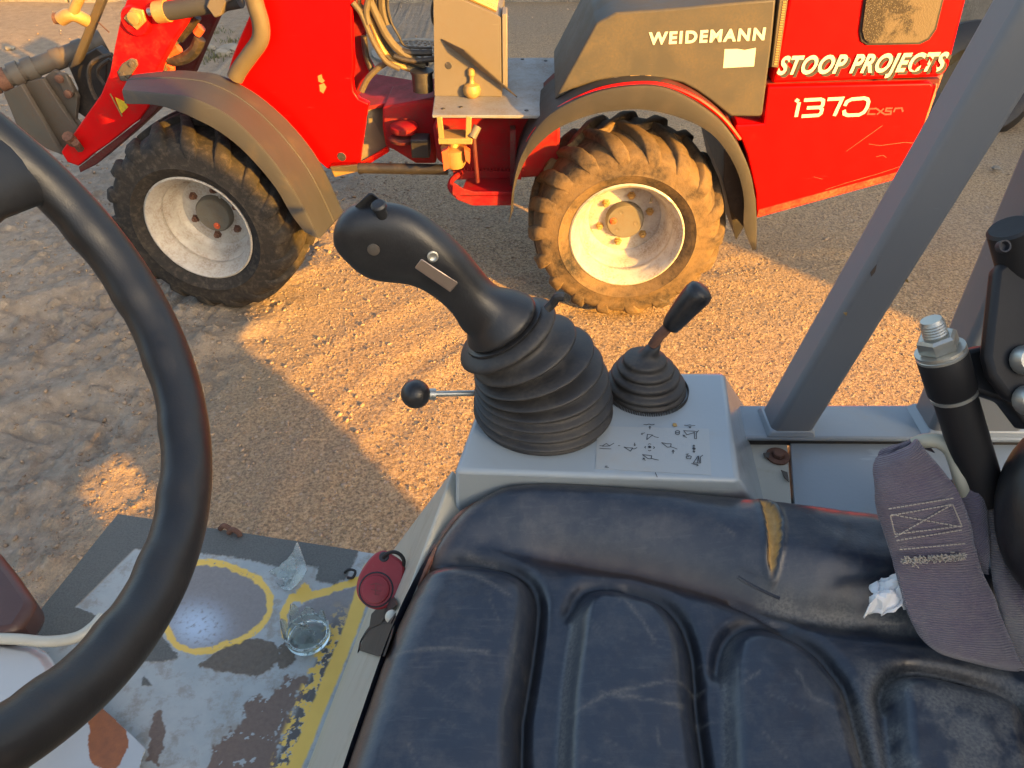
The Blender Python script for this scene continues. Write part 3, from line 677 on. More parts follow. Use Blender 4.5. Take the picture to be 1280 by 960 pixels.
# lift arms ----------------------------------------------------------
arm_poly = [(180, -60), (158, 0), (151, 20), (143, 58), (137, 90), (126, 118), (100, 155), (76, 190), (84, 203), (98, 208), (112, 196), (135, 180), (160, 160), (174, 150), (186, 134), (190, 112), (197, 85), (213, 55), (237, 20), (275, -60)]
arm = panel('lift_arm', arm_poly, .44, .07, mt['red_arm'], L, front=True, bevel=.006)
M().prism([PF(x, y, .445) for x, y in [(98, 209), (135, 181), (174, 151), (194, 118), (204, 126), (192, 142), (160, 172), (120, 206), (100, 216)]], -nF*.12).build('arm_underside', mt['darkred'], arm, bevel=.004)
panel('lift_arm', [(284, -60), (262, -10), (232, 40), (200, 90), (190, 100), (240, 94), (262, 42), (272, 20), (300, -60)], .75, .06, mt['darkred'], L, front=True, bevel=.006)
for pts_, r_, m_ in (([(234, 24), (222, 44), (214, 62), (206, 86)], .016, 'hose'), ([(246, 20), (236, 34), (230, 40), (224, 48)], .02, 'dkhose'), ([(250, 48), (244, 62), (232, 72), (216, 75), (210, 70)], .024, 'dkhose'), ([(224, 60), (214, 68), (206, 78)], .018, 'orange'), ([(252, 34), (246, 42)], .018, 'orange'), ([(207, 80), (215, 84), (212, 92)], .014, 'orange')):
    M().tube([PF(x, y, .52) for x, y in pts_], r_, 9, sub=4).build('hydraulic_hose', mt[m_], L, smooth=True)
M().lathe(PF(171, 25, .435), nF, [(0, .02), (.052, .02), (.058, .012), (.058, -.02)], 24).build('pin_boss', mt['red_arm'], arm, smooth=True)
M().prism([PF(x, y, .405) for x, y in [(154, 23), (164, 10), (178, 13), (182, 27), (171, 38)]], -nF*.012).build('pin_plate', mt['gold'], arm, bevel=.003)
M().lathe(PF(168.5, 22, .405), nF, [(0, .016), (.010, .016), (.024, .013), (.026, .0)], 20).build('lift_pin', mt['gold'], arm, smooth=True)
M().tube([PF(186, 15, .42), PF(202, 13, .42)], .016, 14).build('piston_rod', mt['zinc'], L, smooth=True)
M().tube([PF(197, 15.5, .42), PF(222, 12, .42), PF(300, -2, .42)], .034, 18).build('hydraulic_cylinder', mt['fender'], L, smooth=True)
M().tube([PF(196, 15.5, .42), PF(210, 13.5, .42)], .040, 18).build('cylinder_gland', mt['gold'], L, smooth=True)
M().prism([PF(x, y, .37) for x, y in [(250, -20), (262, -4), (257, 8), (268, 23), (276, 20), (282, 5), (296, -4), (300, -20)]], -nF*.09).build('cylinder_clamp', mt['beige'], L, bevel=.006)
pl_ = M().prism([PF(x, y, .432) for x, y in [(146, 90), (152, 80), (163, 73), (170, 75), (172, 82), (163, 95), (157, 102), (150, 101)]], -nF*.015).build('lock_plate', mt['attach'], arm, bevel=.004)
for x, y in ((165, 80), (154, 94)): M().lathe(PF(x, y, .432), nF, [(.012, 0), (.012, .008), (0, .009)], 6).build('bolt', mt['attach'], pl_)
M().prism([PF(x, y, .437) for x, y in [(144, 122), (155, 127), (160, 134), (152, 142), (149, 136)]], -nF*.003).build('warning_sticker', mt['yell'], arm)
M().prism([PF(x, y, .4365) for x, y in [(137, 117.5), (138.2, 117), (153, 145), (152, 146)]], -nF*.003).build('sticker_edge', mt['gold'], arm)

# quick hitch at the front
at0, at1 = PF(-14, 106, .50), PF(128, 52, .80)
tubeo = M().tube([at0, at1], .040, 18).build('hitch_tube', mt['attach'], L, smooth=True)
dv = (at1-at0)/np.linalg.norm(at1-at0)
for k, (f_, rr_) in enumerate(((.02, .048), (.12, .046), (.24, .052), (.36, .05), (.60, .046), (.8, .045), (.97, .05))):
    M().tube([at0+(at1-at0)*f_-dv*.022, at0+(at1-at0)*f_+dv*.022], rr_, 18).build('collar', mt['rustst'] if k < 2 else mt['attach'], tubeo, smooth=True)
for q, off in (([(4, 116), (26, 106), (52, 150), (78, 194), (58, 186), (22, 160)], .50), ([(26, 104), (52, 98), (80, 140), (104, 176), (80, 196), (56, 150)], .56), ([(56, 96), (66, 88), (84, 98), (97, 122), (94, 150), (112, 172), (92, 168), (76, 130)], .60)):
    panel('hitch_plate', q, off, .025, mt['attach'], L, front=True, bevel=.003)
panel('hitch_cheek', [(84, 80), (120, 60), (134, 72), (132, 118), (108, 148), (96, 140), (97, 110)], .66, .05, mt['dkplast'], L, front=True, bevel=.005)
panel('hitch_link', [(68, 95), (72, 91), (82, 93), (92, 115), (88, 124), (82, 120)], .575, .02, mt['attach'], L, front=True, bevel=.006)
for x, y in ((75, 98), (86, 117)): M().lathe(PF(x, y, .575), nF, [(.018, 0), (.018, .012), (.012, .016), (0, .016)], 14).build('bolt', mt['rustst'], L, smooth=True)
a_, b_ = PF(134, -22, .50), PF(92, 84, .60)
M().loft([[p+q for q in (np.array([-.026, 0, -.01]), np.array([.026, 0, .01]), np.array([.026, .05, .01]), np.array([-.026, .05, -.01]))] for p in (a_, b_)]).build('tilt_link', mt['attach'], L, bevel=.006)
M().tube([PF(76, 24, .46), PF(90, 18, .46), PF(108, 26, .50)], .026, 12, sub=3).build('hydraulic_coupling', mt['gold'], L, smooth=True)
M().tube([PF(69, 23, .46), PF(79, 23, .46)], .022, 12).build('coupling_cap', mt['rustst'], L, smooth=True)
M().tube([PF(90, 18, .46), PF(96, 4, .46), PF(104, -12, .46)], .020, 10, sub=3).build('coupling_pipe', mt['gold'], L, smooth=True)
M().tube([PF(x, y, .55) for x, y in [(140, 68), (122, 74), (112, 84), (112, 104), (120, 124)]], .009, 8, sub=5).build('hydraulic_hose', mt['dkhose'], L, smooth=True)
M().tube([PF(x, y, .60) for x, y in [(138, 74), (126, 82), (122, 92), (130, 106)]], .008, 8, sub=5).build('hydraulic_hose', mt['dkhose'], L, smooth=True)
M().tube([PF(123, 28, .55), PF(136, 40, .5)], .003, 6).build('cable_tie', mt['rustst'], L)
M().tube([PF(92, 178, .43), PF(84, 170, .40)], .024, 8).build('arm_pin', mt['rustst'], arm, smooth=True)
M().tube([PF(100, 186, .43), PF(94, 178, .40)], .018, 6).build('arm_pin', mt['rustst'], arm, smooth=True)

# ------------------------------------------------------------------ far yard
kerb = M()
for k in range(14):
    x0 = -5.2+k*1.0
    kerb.box((x0+.49, 8.05+.0*x0, .03), (.985, .30, .12))
for i, f0_ in enumerate(range(0, len(kerb.f), 6)):
    vs = kerb.v[i*8:(i+1)*8]
    kb_ = M().add(vs, [(0,1,3,2),(4,6,7,5),(0,4,5,1),(2,3,7,6),(0,2,6,4),(1,5,7,3)]).build('kerb_stone', mt['concrete'], None, bevel=.012)
    kb_['kind'] = 'structure'
mh = thing('manhole_cover', (-.78, 6.35, .0), 'round cast iron manhole cover with studded rim set in the far yard', 'manhole cover')
mc = np.array([-.78, 6.35, .012])
M().lathe(mc, (0, 0, 1), [(.33, -.03), (.33, .004), (.285, .006), (.283, -.004), (.0, -.002)], 40).build('frame_ring', mt['concrete'], mh, smooth=True)
md = M()
for k in range(36):
    for rr_ in (.26, .215, .17, .12, .07):
        if k % (1 if rr_ > .2 else 2 if rr_ > .1 else 4): continue
        a = 2*math.pi*k/36; md.box(mc+np.array([rr_*math.cos(a), rr_*math.sin(a), .0]), (.022, .022, .012))
mdo = md.build('cover_studs', mt['attach'], mh); mdo['kind'] = 'stuff'
# concrete blocks stacked beyond the loader's tail
wb = thing('concrete_block_wall', (4.6, 6.4, 0), 'low wall of big weathered grey concrete blocks beyond the tail of the red loader', 'wall')
for k in range(5):
    for j in range(2):
        M().box((3.2+k*1.25+(.5 if j else 0), 6.6, .28+j*.56), (1.23, .6, .55)).build('concrete_block', mt['concrete'], wb, bevel=.03)
ww_ = thing('spare_wheel', (3.15, 5.2, 0), 'muddy black tyre with sandy rim lying in the shade past the red loader', 'wheel')
tc = P(1216, 100, Y=5.0)
ax_ = np.array([-.3, -.75, .58]); ax_ /= np.linalg.norm(ax_)
M().lathe(tc, ax_, [(.20, .02), (.27, .05), (.36, .03), (.39, -.03), (.39, -.22), (.33, -.28), (.2, -.27)], 32).build('tyre', mt['dkplast'], ww_, smooth=True)
M().lathe(tc, ax_, [(.21, .02), (.19, -.02), (.17, -.06), (.05, -.06), (.04, -.02), (0, -.02)], 24).build('rim', mt['hose'], ww_, smooth=True)
for k, (x, y, sz) in enumerate(((288, 62, .075), (278, 66, .05), (296, 60, .045), (262, 60, .04), (1245, 210, .02), (12, 60, .03), (215, 66, .03))):
    p = P(x, y, z=.01)
    b = bmesh.new(); bmesh.ops.create_icosphere(b, subdivisions=2, radius=sz)
    for v in b.verts:
        v.co = Vector((v.co.x*1.35, v.co.y*.9, v.co.z*.62)) * (1+.30*(vnoise(np.array([v.co.x/sz*1.5+k*9]), np.array([v.co.y/sz*1.5+v.co.z/sz*2]), 3)[0]-.5)*2)
        v.co += Vector(p)
    me = bpy.data.meshes.new('rock'); b.to_mesh(me); b.free()
    tag(link('rock', me, mt['concrete'], None, smooth=True, ang=25), ['largest grey concrete chunk behind the front fender of the red loader', 'grey stone left of the concrete chunk behind the front fender', 'small stone touching the right side of the concrete chunk', 'small grey stone lying between the lift arms of the red loader', 'small stone on the shaded ground right of the grey roll bar', 'small stone on the soil at the far left beyond the hitch', 'small stone near the lift arm hoses of the red loader'][k], 'rock')
s = NT('grass_blade'); s.set(Base_Color=s.mix(s.noise(3, 2), (.045, .065, .02), (.12, .11, .05)), Roughness=.7); mt['grass'] = s.m
gm = M(); rg = random.Random(4)
def tuft(cx, cy, n, spread, h):
    for _ in range(n):
        x = cx+rg.gauss(0, spread); y = cy+rg.gauss(0, spread*.6); a = rg.uniform(0, 6.28); hh = h*rg.uniform(.4, 1.2); wd = .0035
        tx, ty = rg.gauss(0, .4)*hh, rg.gauss(0, .4)*hh; dx, dy = math.cos(a)*wd, math.sin(a)*wd
        gm.add([(x-dx, y-dy, -.01), (x+dx, y+dy, -.01), (x+dx*.7+tx*.4, y+dy*.7+ty*.4, hh*.6), (x-dx*.7+tx*.4, y-dy*.7+ty*.4, hh*.6), (x+tx, y+ty, hh)], [(0, 1, 2, 3), (3, 2, 4)])
for x in np.arange(-5.5, 7, .09): tuft(x+rg.uniform(-.1, .1), 8.35+rg.uniform(0, .5), 22, .09, .10)
for (x, y) in ((275, 40), (255, 75), (290, 52), (243, 62), (268, 70)):
    q = P(x, y, z=0); tuft(q[0], q[1], 45, .07, .035)
tag(gm.build('grass', mt['grass'], None, fix=False), 'short sparse grass and weeds along the far kerb and behind the fender', kind='stuff')

# ------------------------------------------------------------------ shadow casters added up-sun, out of frame, to shade part of the yard
nv = np.array([SDIR.y, -SDIR.x, 0]); sdv = np.array([SDIR.x, SDIR.y, 0])
def caster_panel(name, poly_nz, D, th, mat, parent):
    """poly in (metres along the caster, height)"""
    return M().prism([nv*a-sdv*D+np.array([0, 0, z]) for a, z in poly_nz], -sdv*th).build(name, mat, parent)
DA = 4.2; wa = thing('shade_screen', tuple(nv*-3-sdv*DA), 'unseen tall screen of grey sheets added behind the cab to cast shade', 'shadow caster')  # added unseen, only to cast shade over cab and yard
gn0, gn1, gz0, gz1 = .25, .42, 1.665, 1.735  # slit that lets one sun patch through to the ground
zt = 3.15
caster_panel('sheet', [(gn1, 0), (.98, 0), (.98, 1.49), (1.05, 1.66), (1.07, 1.92), (1.17, 2.02), (1.30, 2.10), (1.36, 2.22), (1.26, 2.44), (1.15, 2.62), (1.16, 2.78), (1.22, 2.88), (1.16, 3.0), (.9, zt), (gn1, zt)], DA, .06, mt['sheet'], wa)  # side profile shaped to set the edge of the cast shadow
caster_panel('sheet', [(gn0, 0), (gn1, 0), (gn1, gz0), (gn0, gz0)], DA, .06, mt['sheet'], wa)
caster_panel('sheet', [(gn0, gz1), (gn1, gz1+.03), (gn1, zt), (gn0, zt)], DA, .06, mt['sheet'], wa)
for k in range(5): caster_panel('sheet', [(gn0-1.2*k-1.2, 0), (gn0-1.2*k, 0), (gn0-1.2*k, zt), (gn0-1.2*k-1.2, zt)], DA, .06, mt['sheet'], wa)
DB = 6.5; wb2 = thing('shade_block', tuple(nv*6-sdv*DB), 'unseen grey block added on the right to shade the far ground', 'shadow_caster')  # added unseen, sized to keep the right and far ground in shade
nB = 3.15
caster_panel('wall', [(nB, 0), (nB+8, 0), (nB+8, 4.5), (nB, 4.5)], DB, 4, mt['sheet'], wb2)
caster_panel('caster_top', [(nB, 4.502), (nB+8, 4.502), (nB+8, 4.56), (nB, 4.56)], DB-.1, 4.2, mt['caster_top'], wb2)
# ------------------------------------------------------------------ the loader the camera sits in
C = thing('cab_loader', (.0, .45, .9), 'grey open cab in the foreground with worn black seat, steering wheel and joystick', 'loader cab')
ZC, ZB, ZP, ZF = 1.40, 1.388, 1.36, .90

# floor: worn painted plate with grit strips, outlines and bare patches
def quad_grid(q, z, nu, nv_):
    A, B, Cc, D = [P(x, y, z=z) for x, y in q]
    u, v = np.meshgrid(np.linspace(0, 1, nu), np.linspace(0, 1, nv_))
    W = ((1-u)*(1-v))[..., None]*A + (u*(1-v))[..., None]*B + (u*v)[..., None]*Cc + ((1-u)*v)[..., None]*D
    return W
W = quad_grid([(148, 643), (506, 698), (380, 1120), (-141, 1000)], ZF, 420, 420)
U = unproj(W); px, py = U[..., 0], U[..., 1]
nz = lambda f, sd_=0, o=4: (fbm(W[..., 0]*f, W[..., 1]*f, o, sd_, .6)-.5)*2
def smp(poly):
    p_, _ = smooth_path([np.array(q, float) for q in list(poly)+[poly[0]]], 0, 4); return [tuple(q) for q in p_[:-1]]
def rag(poly, amp=3, f=60, seed=0, soft=1.0): return sstep(-(sd(px, py, poly)+amp*1.3*nz(f, seed)+1.6*nz(f*3.3, seed+5, 3)), -soft, soft)
tapeA = rag([(140, 630), (250, 652), (345, 668), (449, 688), (434, 722), (418, 731), (394, 726), (398, 710), (372, 704), (350, 709), (318, 702), (292, 697), (240, 691), (200, 688), (170, 687), (140, 718), (96, 759), (113, 766), (124, 771), (106, 792), (70, 799), (-10, 810), (100, 680)], 1.5, 90, 1)
rect = sstep(-sd(px, py, [(168, 687), (200, 690), (185, 706), (124, 768), (95, 759)]), -.8, .8)
tapeA = tapeA*(1-rect)
tapeB = np.maximum(rag([(168, 824), (196, 778), (204, 796), (224, 824), (205, 828)], 3, 80, 4), rag([(180, 845), (176, 858), (192, 858)], 2, 80))
mudp = np.maximum(rag([(246, 832), (282, 808), (312, 797), (343, 803), (350, 826), (324, 846), (272, 838)], 3, 70, 5), rag([(346, 812), (362, 800), (372, 812), (366, 832), (348, 838)], 5, 90, 6))
ring1 = [(203, 762), (208, 728), (228, 708), (262, 702), (298, 712), (325, 727), (337, 748), (332, 775), (302, 798), (250, 814), (222, 806), (208, 788)]
r1d = sd(px, py, smp(ring1))
yel = sstep(4.2+3*nz(70, 7)-np.abs(r1d+3*nz(28, 3)), -1, 1)*(nz(150, 8) > -.42)
bare = sstep(-r1d, -1, 2)
l2 = [(357, 795), (354, 768), (364, 748), (384, 746), (410, 738), (436, 730), (456, 722)]
yel = np.maximum(yel, sstep(4.5+3*nz(60, 9)-seg_dist(px, py, l2, False), -1, 1))
yel = np.maximum(yel, rag([(370, 740), (380, 728), (396, 742), (378, 754)], 4, 90))
bare2 = rag([(360, 792), (362, 765), (385, 752), (430, 736), (455, 732), (444, 772), (425, 795), (402, 806), (372, 806)], 3, 60, 12)
str_ = [(463, 712), (452, 745), (437, 790), (415, 842), (394, 895), (370, 955), (345, 1015)]
ds = seg_dist(px, py, str_, False)
side = (px - np.interp(py, [p[1] for p in str_], [p[0] for p in str_]))
solid = sstep(9+2*nz(40, 13)-ds, -1.5, 1.5)
wornb = sstep(-side, 2, 9)*sstep(side+34, -2, 6)*sstep(py, 745, 800)
flake = nz(75, 14, 5)
yel = np.maximum(np.maximum(yel, solid), wornb*(flake > .05))
darkb = wornb*(flake < .0)*sstep(side+30, 0, 8)
rust = rag([(298, 905), (312, 872), (338, 868), (362, 850), (384, 842), (372, 880), (352, 930), (330, 1000), (250, 1000), (262, 945), (280, 915)], 16, 34, 15, 2)*(nz(60, 16) > -.35)
rust = np.maximum(rust, rag([(188, 905), (200, 880), (206, 920), (198, 960), (184, 950)], 8, 40, 17))
blue = np.exp(-(((px-246)/34)**2+((py-782)/26)**2)**1.2)*sstep(nz(150, 18)+.7, 0, .7)
Wz = W.copy(); Wz[..., 2] += .0016*tapeA + .0013*tapeB + .0012*mudp*(1+nz(80, 3)) - .0006*bare - .0005*rust + .0008*nz(9, 30, 3)
s = NT('worn_floor_paint')
f = s.noise(160, 4, .7); m_ = s.noise(16, 6, .65)
c = s.mix(s.ramp(m_, [(.35, 0.), (.65, 1.)]), (.29, .315, .31), (.37, .38, .365))
c = s.mix(s.math('MULTIPLY', s.step(s.noise(30, 8, .72), .56, .06), .65), c, (.22, .185, .14))
c = s.mix(s.attr('bare'), c, s.mix(f, (.15, .13, .12), (.25, .22, .20)))
c = s.mix(s.attr('blue'), c, (.42, .50, .60))
c = s.mix(s.attr('rust'), c, s.mix(f, (.10, .062, .045), (.20, .14, .10)))
c = s.mix(s.attr('mudp'), c, s.mix(f, (.08, .066, .052), (.17, .14, .11)))
c = s.mix(s.attr('dark'), c, (.085, .075, .065))
c = s.mix(s.attr('yel'), c, s.mix(m_, (.62, .38, .06), (.80, .52, .10)))
c = s.mix(s.attr('tape'), c, s.mix(s.noise(420, 3, .7), (.045, .047, .045), (.17, .17, .155)))
ro = s.math('ADD', .42, s.math('MULTIPLY', s.math('MAXIMUM', s.attr('tape'), s.attr('mudp')), .45))
s.set(Base_Color=c, Roughness=ro)
s.bump(s.math('ADD', s.math('MULTIPLY', s.noise(500, 2), s.math('ADD', .3, s.attr('tape'))), s.noise(40, 4)), .45, .0015)
fl = link('floor_plate', grid_mesh('floor_plate', Wz[..., 0], Wz[..., 1], Wz[..., 2], dict(tape=np.maximum(tapeA, tapeB), bare=np.maximum(bare*.95, bare2*.85), blue=blue*bare, rust=rust, mudp=mudp, dark=darkb, yel=yel), flip=True), s.m, C, smooth='all')
q = [P(x, y, z=ZF-.002) for x, y in [(147, 642.5), (507, 697.5), (380, 1120), (-143, 1000)]]
M().prism(q, (0, 0, -.035)).build('floor_edge', mt['cream'], C, bevel=.002)
for i, (x, y) in enumerate(((280, 661), (291, 666))):
    M().tube([P(x-5, y, z=ZF+.004), P(x, y-4, z=ZF+.012), P(x+7, y, z=ZF+.008), P(x+9, y+4, z=ZF+.003)], .0045, 8, sub=4).build('rusty_flake', mt['rustst'], C, smooth=True)
M().tube([P(431, 716, z=ZF+.004), P(436, 712, z=ZF+.012), P(444, 714, z=ZF+.010), P(441, 722, z=ZF+.004), P(434, 722, z=ZF+.004)], .0022, 6, sub=4).build('loose_loop', mt['black'], C, smooth=True)

# steering column cover, rusty at its corner
W2 = quad_grid([(-60, 792), (58, 800), (200, 1010), (-60, 1060)], 1.0, 160, 160)
s = NT('cover_paint_with_rust')
m_ = s.noise(20, 5, .6); f = s.noise(90, 5, .7)
c = s.mix(m_, (.33, .35, .36), (.40, .41, .41))
c = s.mix(s.step(s.math('ADD', s.attr('rust'), s.math('MULTIPLY', s.noise(26, 6, .7), .5)), .72, .02), c, s.mix(f, (.13, .045, .018), (.34, .11, .03)))
s.set(Base_Color=c, Roughness=.42); s.bump(f, .25, .001); mt['cover'] = s.m
def px_sheet(name, poly, z, mat, parent, rustf, th=.004, n=150, dome=0, dm=None):
    xs = [p[0] for p in poly]; ys = [p[1] for p in poly]
    w_ = quad_grid([(min(xs), min(ys)), (max(xs), min(ys)), (max(xs), max(ys)), (min(xs), max(ys))], z, n, n)
    u_ = unproj(w_); X_, Y_ = u_[..., 0], u_[..., 1]; d_ = sd(X_, Y_, poly)
    me = grid_mesh(name, w_[..., 0], w_[..., 1], w_[..., 2] - dome*sstep(d_, -14, 0), {'rust': rustf(X_, Y_)}, flip=True)
    o = link(name, me, mat, parent, smooth='all')
    bm = bmesh.new(); bm.from_mesh(me); bm.verts.ensure_lookup_table(); dd = d_.ravel()
    bmesh.ops.delete(bm, geom=[v for v in bm.verts if dd[v.index] > 1.6], context='VERTS')
    bm.to_mesh(me); bm.free()
    return o
cv1 = [(172, 927), (181, 936), (176, 950), (150, 1075), (-60, 1075), (-60, 880), (60, 846), (118, 876)]
px_sheet('column_base_plate', cv1, .93, mt['cover'], C, lambda x, y: .9*np.exp(-((x-135)/30)**2-((y-925)/52)**2)+.5*np.exp(-((x-115)/10)**2-((y-888)/12)**2))
M().prism([P(x, y, z=.926) for x, y in cv1], (0, 0, -.003)).build('cover_edge', mt['white'], C)
cv2 = [(-60, 788), (0, 796), (38, 803), (56, 813), (66, 828), (70, 842), (30, 884), (0, 905), (-60, 940)]
px_sheet('column_cover', cv2, 1.0, mt['cover'], C, lambda x, y: .85*np.exp(-((x-66)/7)**2-((y-838)/12)**2), dome=.012)
M().prism([P(x, y, z=.985) for x, y in cv2], (0, 0, -.05)).build('cover_side', mt['cream'], C, bevel=.004)
M().tube([P(x, y, z=1.012) for x, y in [(-40, 797), (20, 799), (60, 802), (95, 797), (116, 784), (128, 770)]], .0072, 10, sub=5).build('cable', mt['cream'], C, smooth=True)
M().prism([P(x, y, z=1.02) for x, y in [(-60, 640), (-20, 668), (0, 690), (20, 715), (40, 744), (42, 752), (36, 764), (20, 788), (0, 792), (-60, 792)]], (0, 0, -.05)).build('pedal', worn('dark_brown_pedal', (.055, .022, .015), .42, (.10, .06, .05), .4), C, bevel=.012, smooth=True)

# seat box ------------------------------------------------------------
b0, b1, b2, b3 = P(484, 697, z=ZF), P(566, 586, z=1.37), P(420, 985, z=1.325), P(330, 1100, z=ZF)
bx = np.array([.05, -.03, -.06])
M().add([b0, b1, b2, b3, b0+bx, b1+bx, b2+bx, b3+bx], [(0, 1, 2, 3), (4, 7, 6, 5), (0, 4, 5, 1), (1, 5, 6, 2), (2, 6, 7, 3), (3, 7, 4, 0)]).build('seat_box', mt['cream'], C, bevel=.003)

# seat ------------------------------------------------------------
seat = thing('seat', (.15, .3, 1.33), None, None); seat.parent = C; seat.matrix_parent_inverse = Matrix.Translation(-world_loc(C))
outl = [(398, 1040), (418, 960), (450, 866), (482, 778), (510, 716), (542, 664), (578, 628), (618, 610), (665, 602), (730, 602), (800, 606), (940, 618), (1090, 635), (1280, 655), (1460, 674), (1560, 1000), (1200, 1120), (600, 1120)]
ow = [P(x, y, z=ZB-.012) for x, y in outl]
ow_s, _ = smooth_path(ow[:15], 0, 8); ow_s = ow_s + [P(1560, 1000, z=ZB-.012), P(1200, 1130, z=ZB-.012), P(420, 1130, z=ZB-.012)]
o2 = [(p[0], p[1]) for p in ow_s]
gx = np.arange(-.20, .58, .0021); gy = np.arange(.10, .50, .0021); SX, SY = np.meshgrid(gx, gy)
B_ = unproj(np.stack([SX, SY, np.full(SX.shape, ZB)], -1)); A_ = unproj(np.stack([SX, SY, np.full(SX.shape, ZP)], -1))
bx_, by_ = B_[..., 0], B_[..., 1]; ax, ay = A_[..., 0], A_[..., 1]
D = sd(SX, SY, o2)                                    # metres, negative inside
val_y = np.interp(bx_, [400, 545, 600, 642, 697, 776, 800, 879, 958, 1022, 1077, 1140, 1300, 1500], [860, 690, 672, 682, 689, 704, 708, 727, 755, 772, 772, 782, 800, 820])
_k = np.exp(-(np.arange(-60, 61)/26.)**2); _k /= _k.sum()
_xs = np.arange(200, 1700.); _v = np.convolve(np.pad(np.interp(_xs, [400, 545, 600, 642, 697, 776, 800, 879, 958, 1022, 1077, 1140, 1300, 1500], [860, 700, 674, 682, 689, 704, 708, 727, 755, 768, 774, 782, 800, 820]), 60, mode='edge'), _k, 'valid')
val_y = np.interp(ax, _xs, _v); dv_ = val_y-ay
bol = sstep(dv_, -6, 52)
Z = ZP + (ZB-ZP)*bol
vs = sstep(bx_, 560, 700)
Z -= .009*vs*np.exp(-((dv_+3)/15)**2)
Z += .004*np.exp(-((dv_-58)/26)**2)*sstep(bx_, 560, 640)
pads = [
 ([(380, 1060), (438, 890), (478, 790), (520, 716), (556, 704), (610, 707), (648, 718), (667, 746), (664, 800), (648, 900), (620, 1060)], .013),
 ([(694, 1060), (700, 900), (712, 800), (722, 754), (745, 737), (790, 741), (832, 759), (857, 800), (866, 880), (868, 1060)], .013),
 ([(906, 1060), (903, 900), (902, 834), (915, 797), (948, 784), (1000, 802), (1038, 838), (1062, 890), (1082, 1060)], .012),
 ([(1128, 1060), (1112, 905), (1110, 862), (1136, 842), (1200, 852), (1262, 872), (1280, 905), (1290, 1060)], .011)]
groove_shade = .75*sstep(bx_, 640, 760)*sstep(-bx_, -1150, -1060)*np.exp(-((dv_+1)/13)**2); sheen_wear = np.zeros(SX.shape)  # shade painted dark along the valley, then in the pad grooves below
for k, (poly, hh) in enumerate(pads):
    d_ = sd(ax, ay, smp(poly))
    Z += 1.15*hh*sstep(-d_, -7, 26)*(1+.12*sstep(-d_, 10, 60))
    cx_ = np.mean([p[0] for p in poly]); 
    right = sstep(ax, cx_-20, cx_+40) if k < 3 else .4
    top = sstep(-ay, -sorted(p[1] for p in poly)[3]-25, -sorted(p[1] for p in poly)[3])
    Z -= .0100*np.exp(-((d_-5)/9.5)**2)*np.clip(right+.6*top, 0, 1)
    groove_shade = np.maximum(groove_shade, np.exp(-((d_-6)/10)**2)*np.clip(right+.5*top, 0, 1))
    if k in (1, 2): sheen_wear = np.maximum(sheen_wear, .5*np.exp(-((d_+4)/6)**2)*sstep(-ax, -(cx_-30), -(cx_-60))*sstep(ay, 740, 790))  # sky highlight painted on the left shoulders of two pads, partly scuffing
Z += (fbm(SX*14, SY*14, 3, 40)-.5)*.004 + (fbm(SX*50, SY*50, 3, 41)-.5)*.0009
rim_w = .034
t_ = np.clip(1-(-D)/rim_w, 0, 1); Z -= .030*(1-np.sqrt(np.clip(1-t_**2, 0, 1)))
tear = [(951, 623), (960, 622), (968, 630), (975, 650), (975, 676), (971, 708), (962, 694), (958, 668), (955, 645)]
td = sd(bx_, by_, tear)+1.5*(fbm(SX*160, SY*160, 3, 44)-.5)*2
Z -= .006*sstep(-td, -1, 5); Z += .0022*np.exp(-((td-3)/3)**2)
tear2 = seg_dist(bx_, by_, [(922, 722), (950, 736), (975, 748), (1000, 755)], False)+2*(fbm(SX*120, SY*120, 3, 45)-.5)
Z -= .004*np.exp(-(tear2/3)**2)
s1 = seg_dist(bx_, by_, [(1075, 775), (1050, 760), (1000, 752)], False)
foam = sstep(-td, -.5, 1.5)
foam_edge = np.exp(-((td-1.5)/2.2)**2)
n1 = fbm(SX*30, SY*30, 5, 50, .62)
dust = .42*sstep(bx_, 1010, 1120)*sstep(by_, 770, 830)*sstep(n1, .36, .56)
dust = np.maximum(dust, .6*sstep(-(-D), -.016, -.004)*sstep(n1, .34, .55)*sstep(bx_, 480, 700))
dust = np.maximum(dust, sheen_wear*(.6+.8*(n1-.4)))  # the painted sheen rides in the dust mask
dust = np.maximum(dust, .5*np.exp(-((dv_-3)/12)**2)*sstep(bx_, 900, 1000)*sstep(n1, .38, .6))
for pl_ in ([(765, 745), (800, 790), (815, 815)], [(712, 905), (760, 880), (830, 866), (880, 862)], [(480, 830), (560, 826), (610, 830)], [(990, 850), (1008, 885), (1040, 898), (1055, 885)], [(540, 720), (600, 735), (640, 760)], [(870, 905), (905, 900)], [(925, 865), (945, 852)], [(585, 690), (620, 700)], [(750, 880), (850, 895)]):
    dd = seg_dist(ax, ay, pl_, False)+3*(fbm(SX*60, SY*60, 3, 52)-.5)
    dust = np.maximum(dust, .26*np.exp(-(dd/2.2)**2))
for k in range(60):
    r_ = random.Random(k); x0 = r_.uniform(440, 1260); y0 = r_.uniform(640, 960); a = r_.uniform(-.9, .3) - 0.5; l_ = r_.uniform(12, 60)
    dd = seg_dist(ax, ay, [(x0, y0), (x0+l_*math.cos(a), y0+l_*math.sin(a)*-1)], False)
    dust = np.maximum(dust, r_.uniform(.06, .2)*np.exp(-(dd/1.2)**2))
redm = sstep(-(-D), -.007, -.003)*np.maximum(sstep(bx_, 975, 985)*(n1 < .60), np.maximum(((bx_ > 915) & (bx_ < 962))*1., np.exp(-((bx_-545)/12)**2-((by_-696)/6)**2)))
brown = np.exp(-((-D-.006)/.006)**2)*sstep(-bx_, -640, -540)
brown = np.maximum(brown, .55*np.exp(-((dv_+4)/14)**2)*sstep(bx_, 640, 700)*sstep(-bx_, -1000, -900))
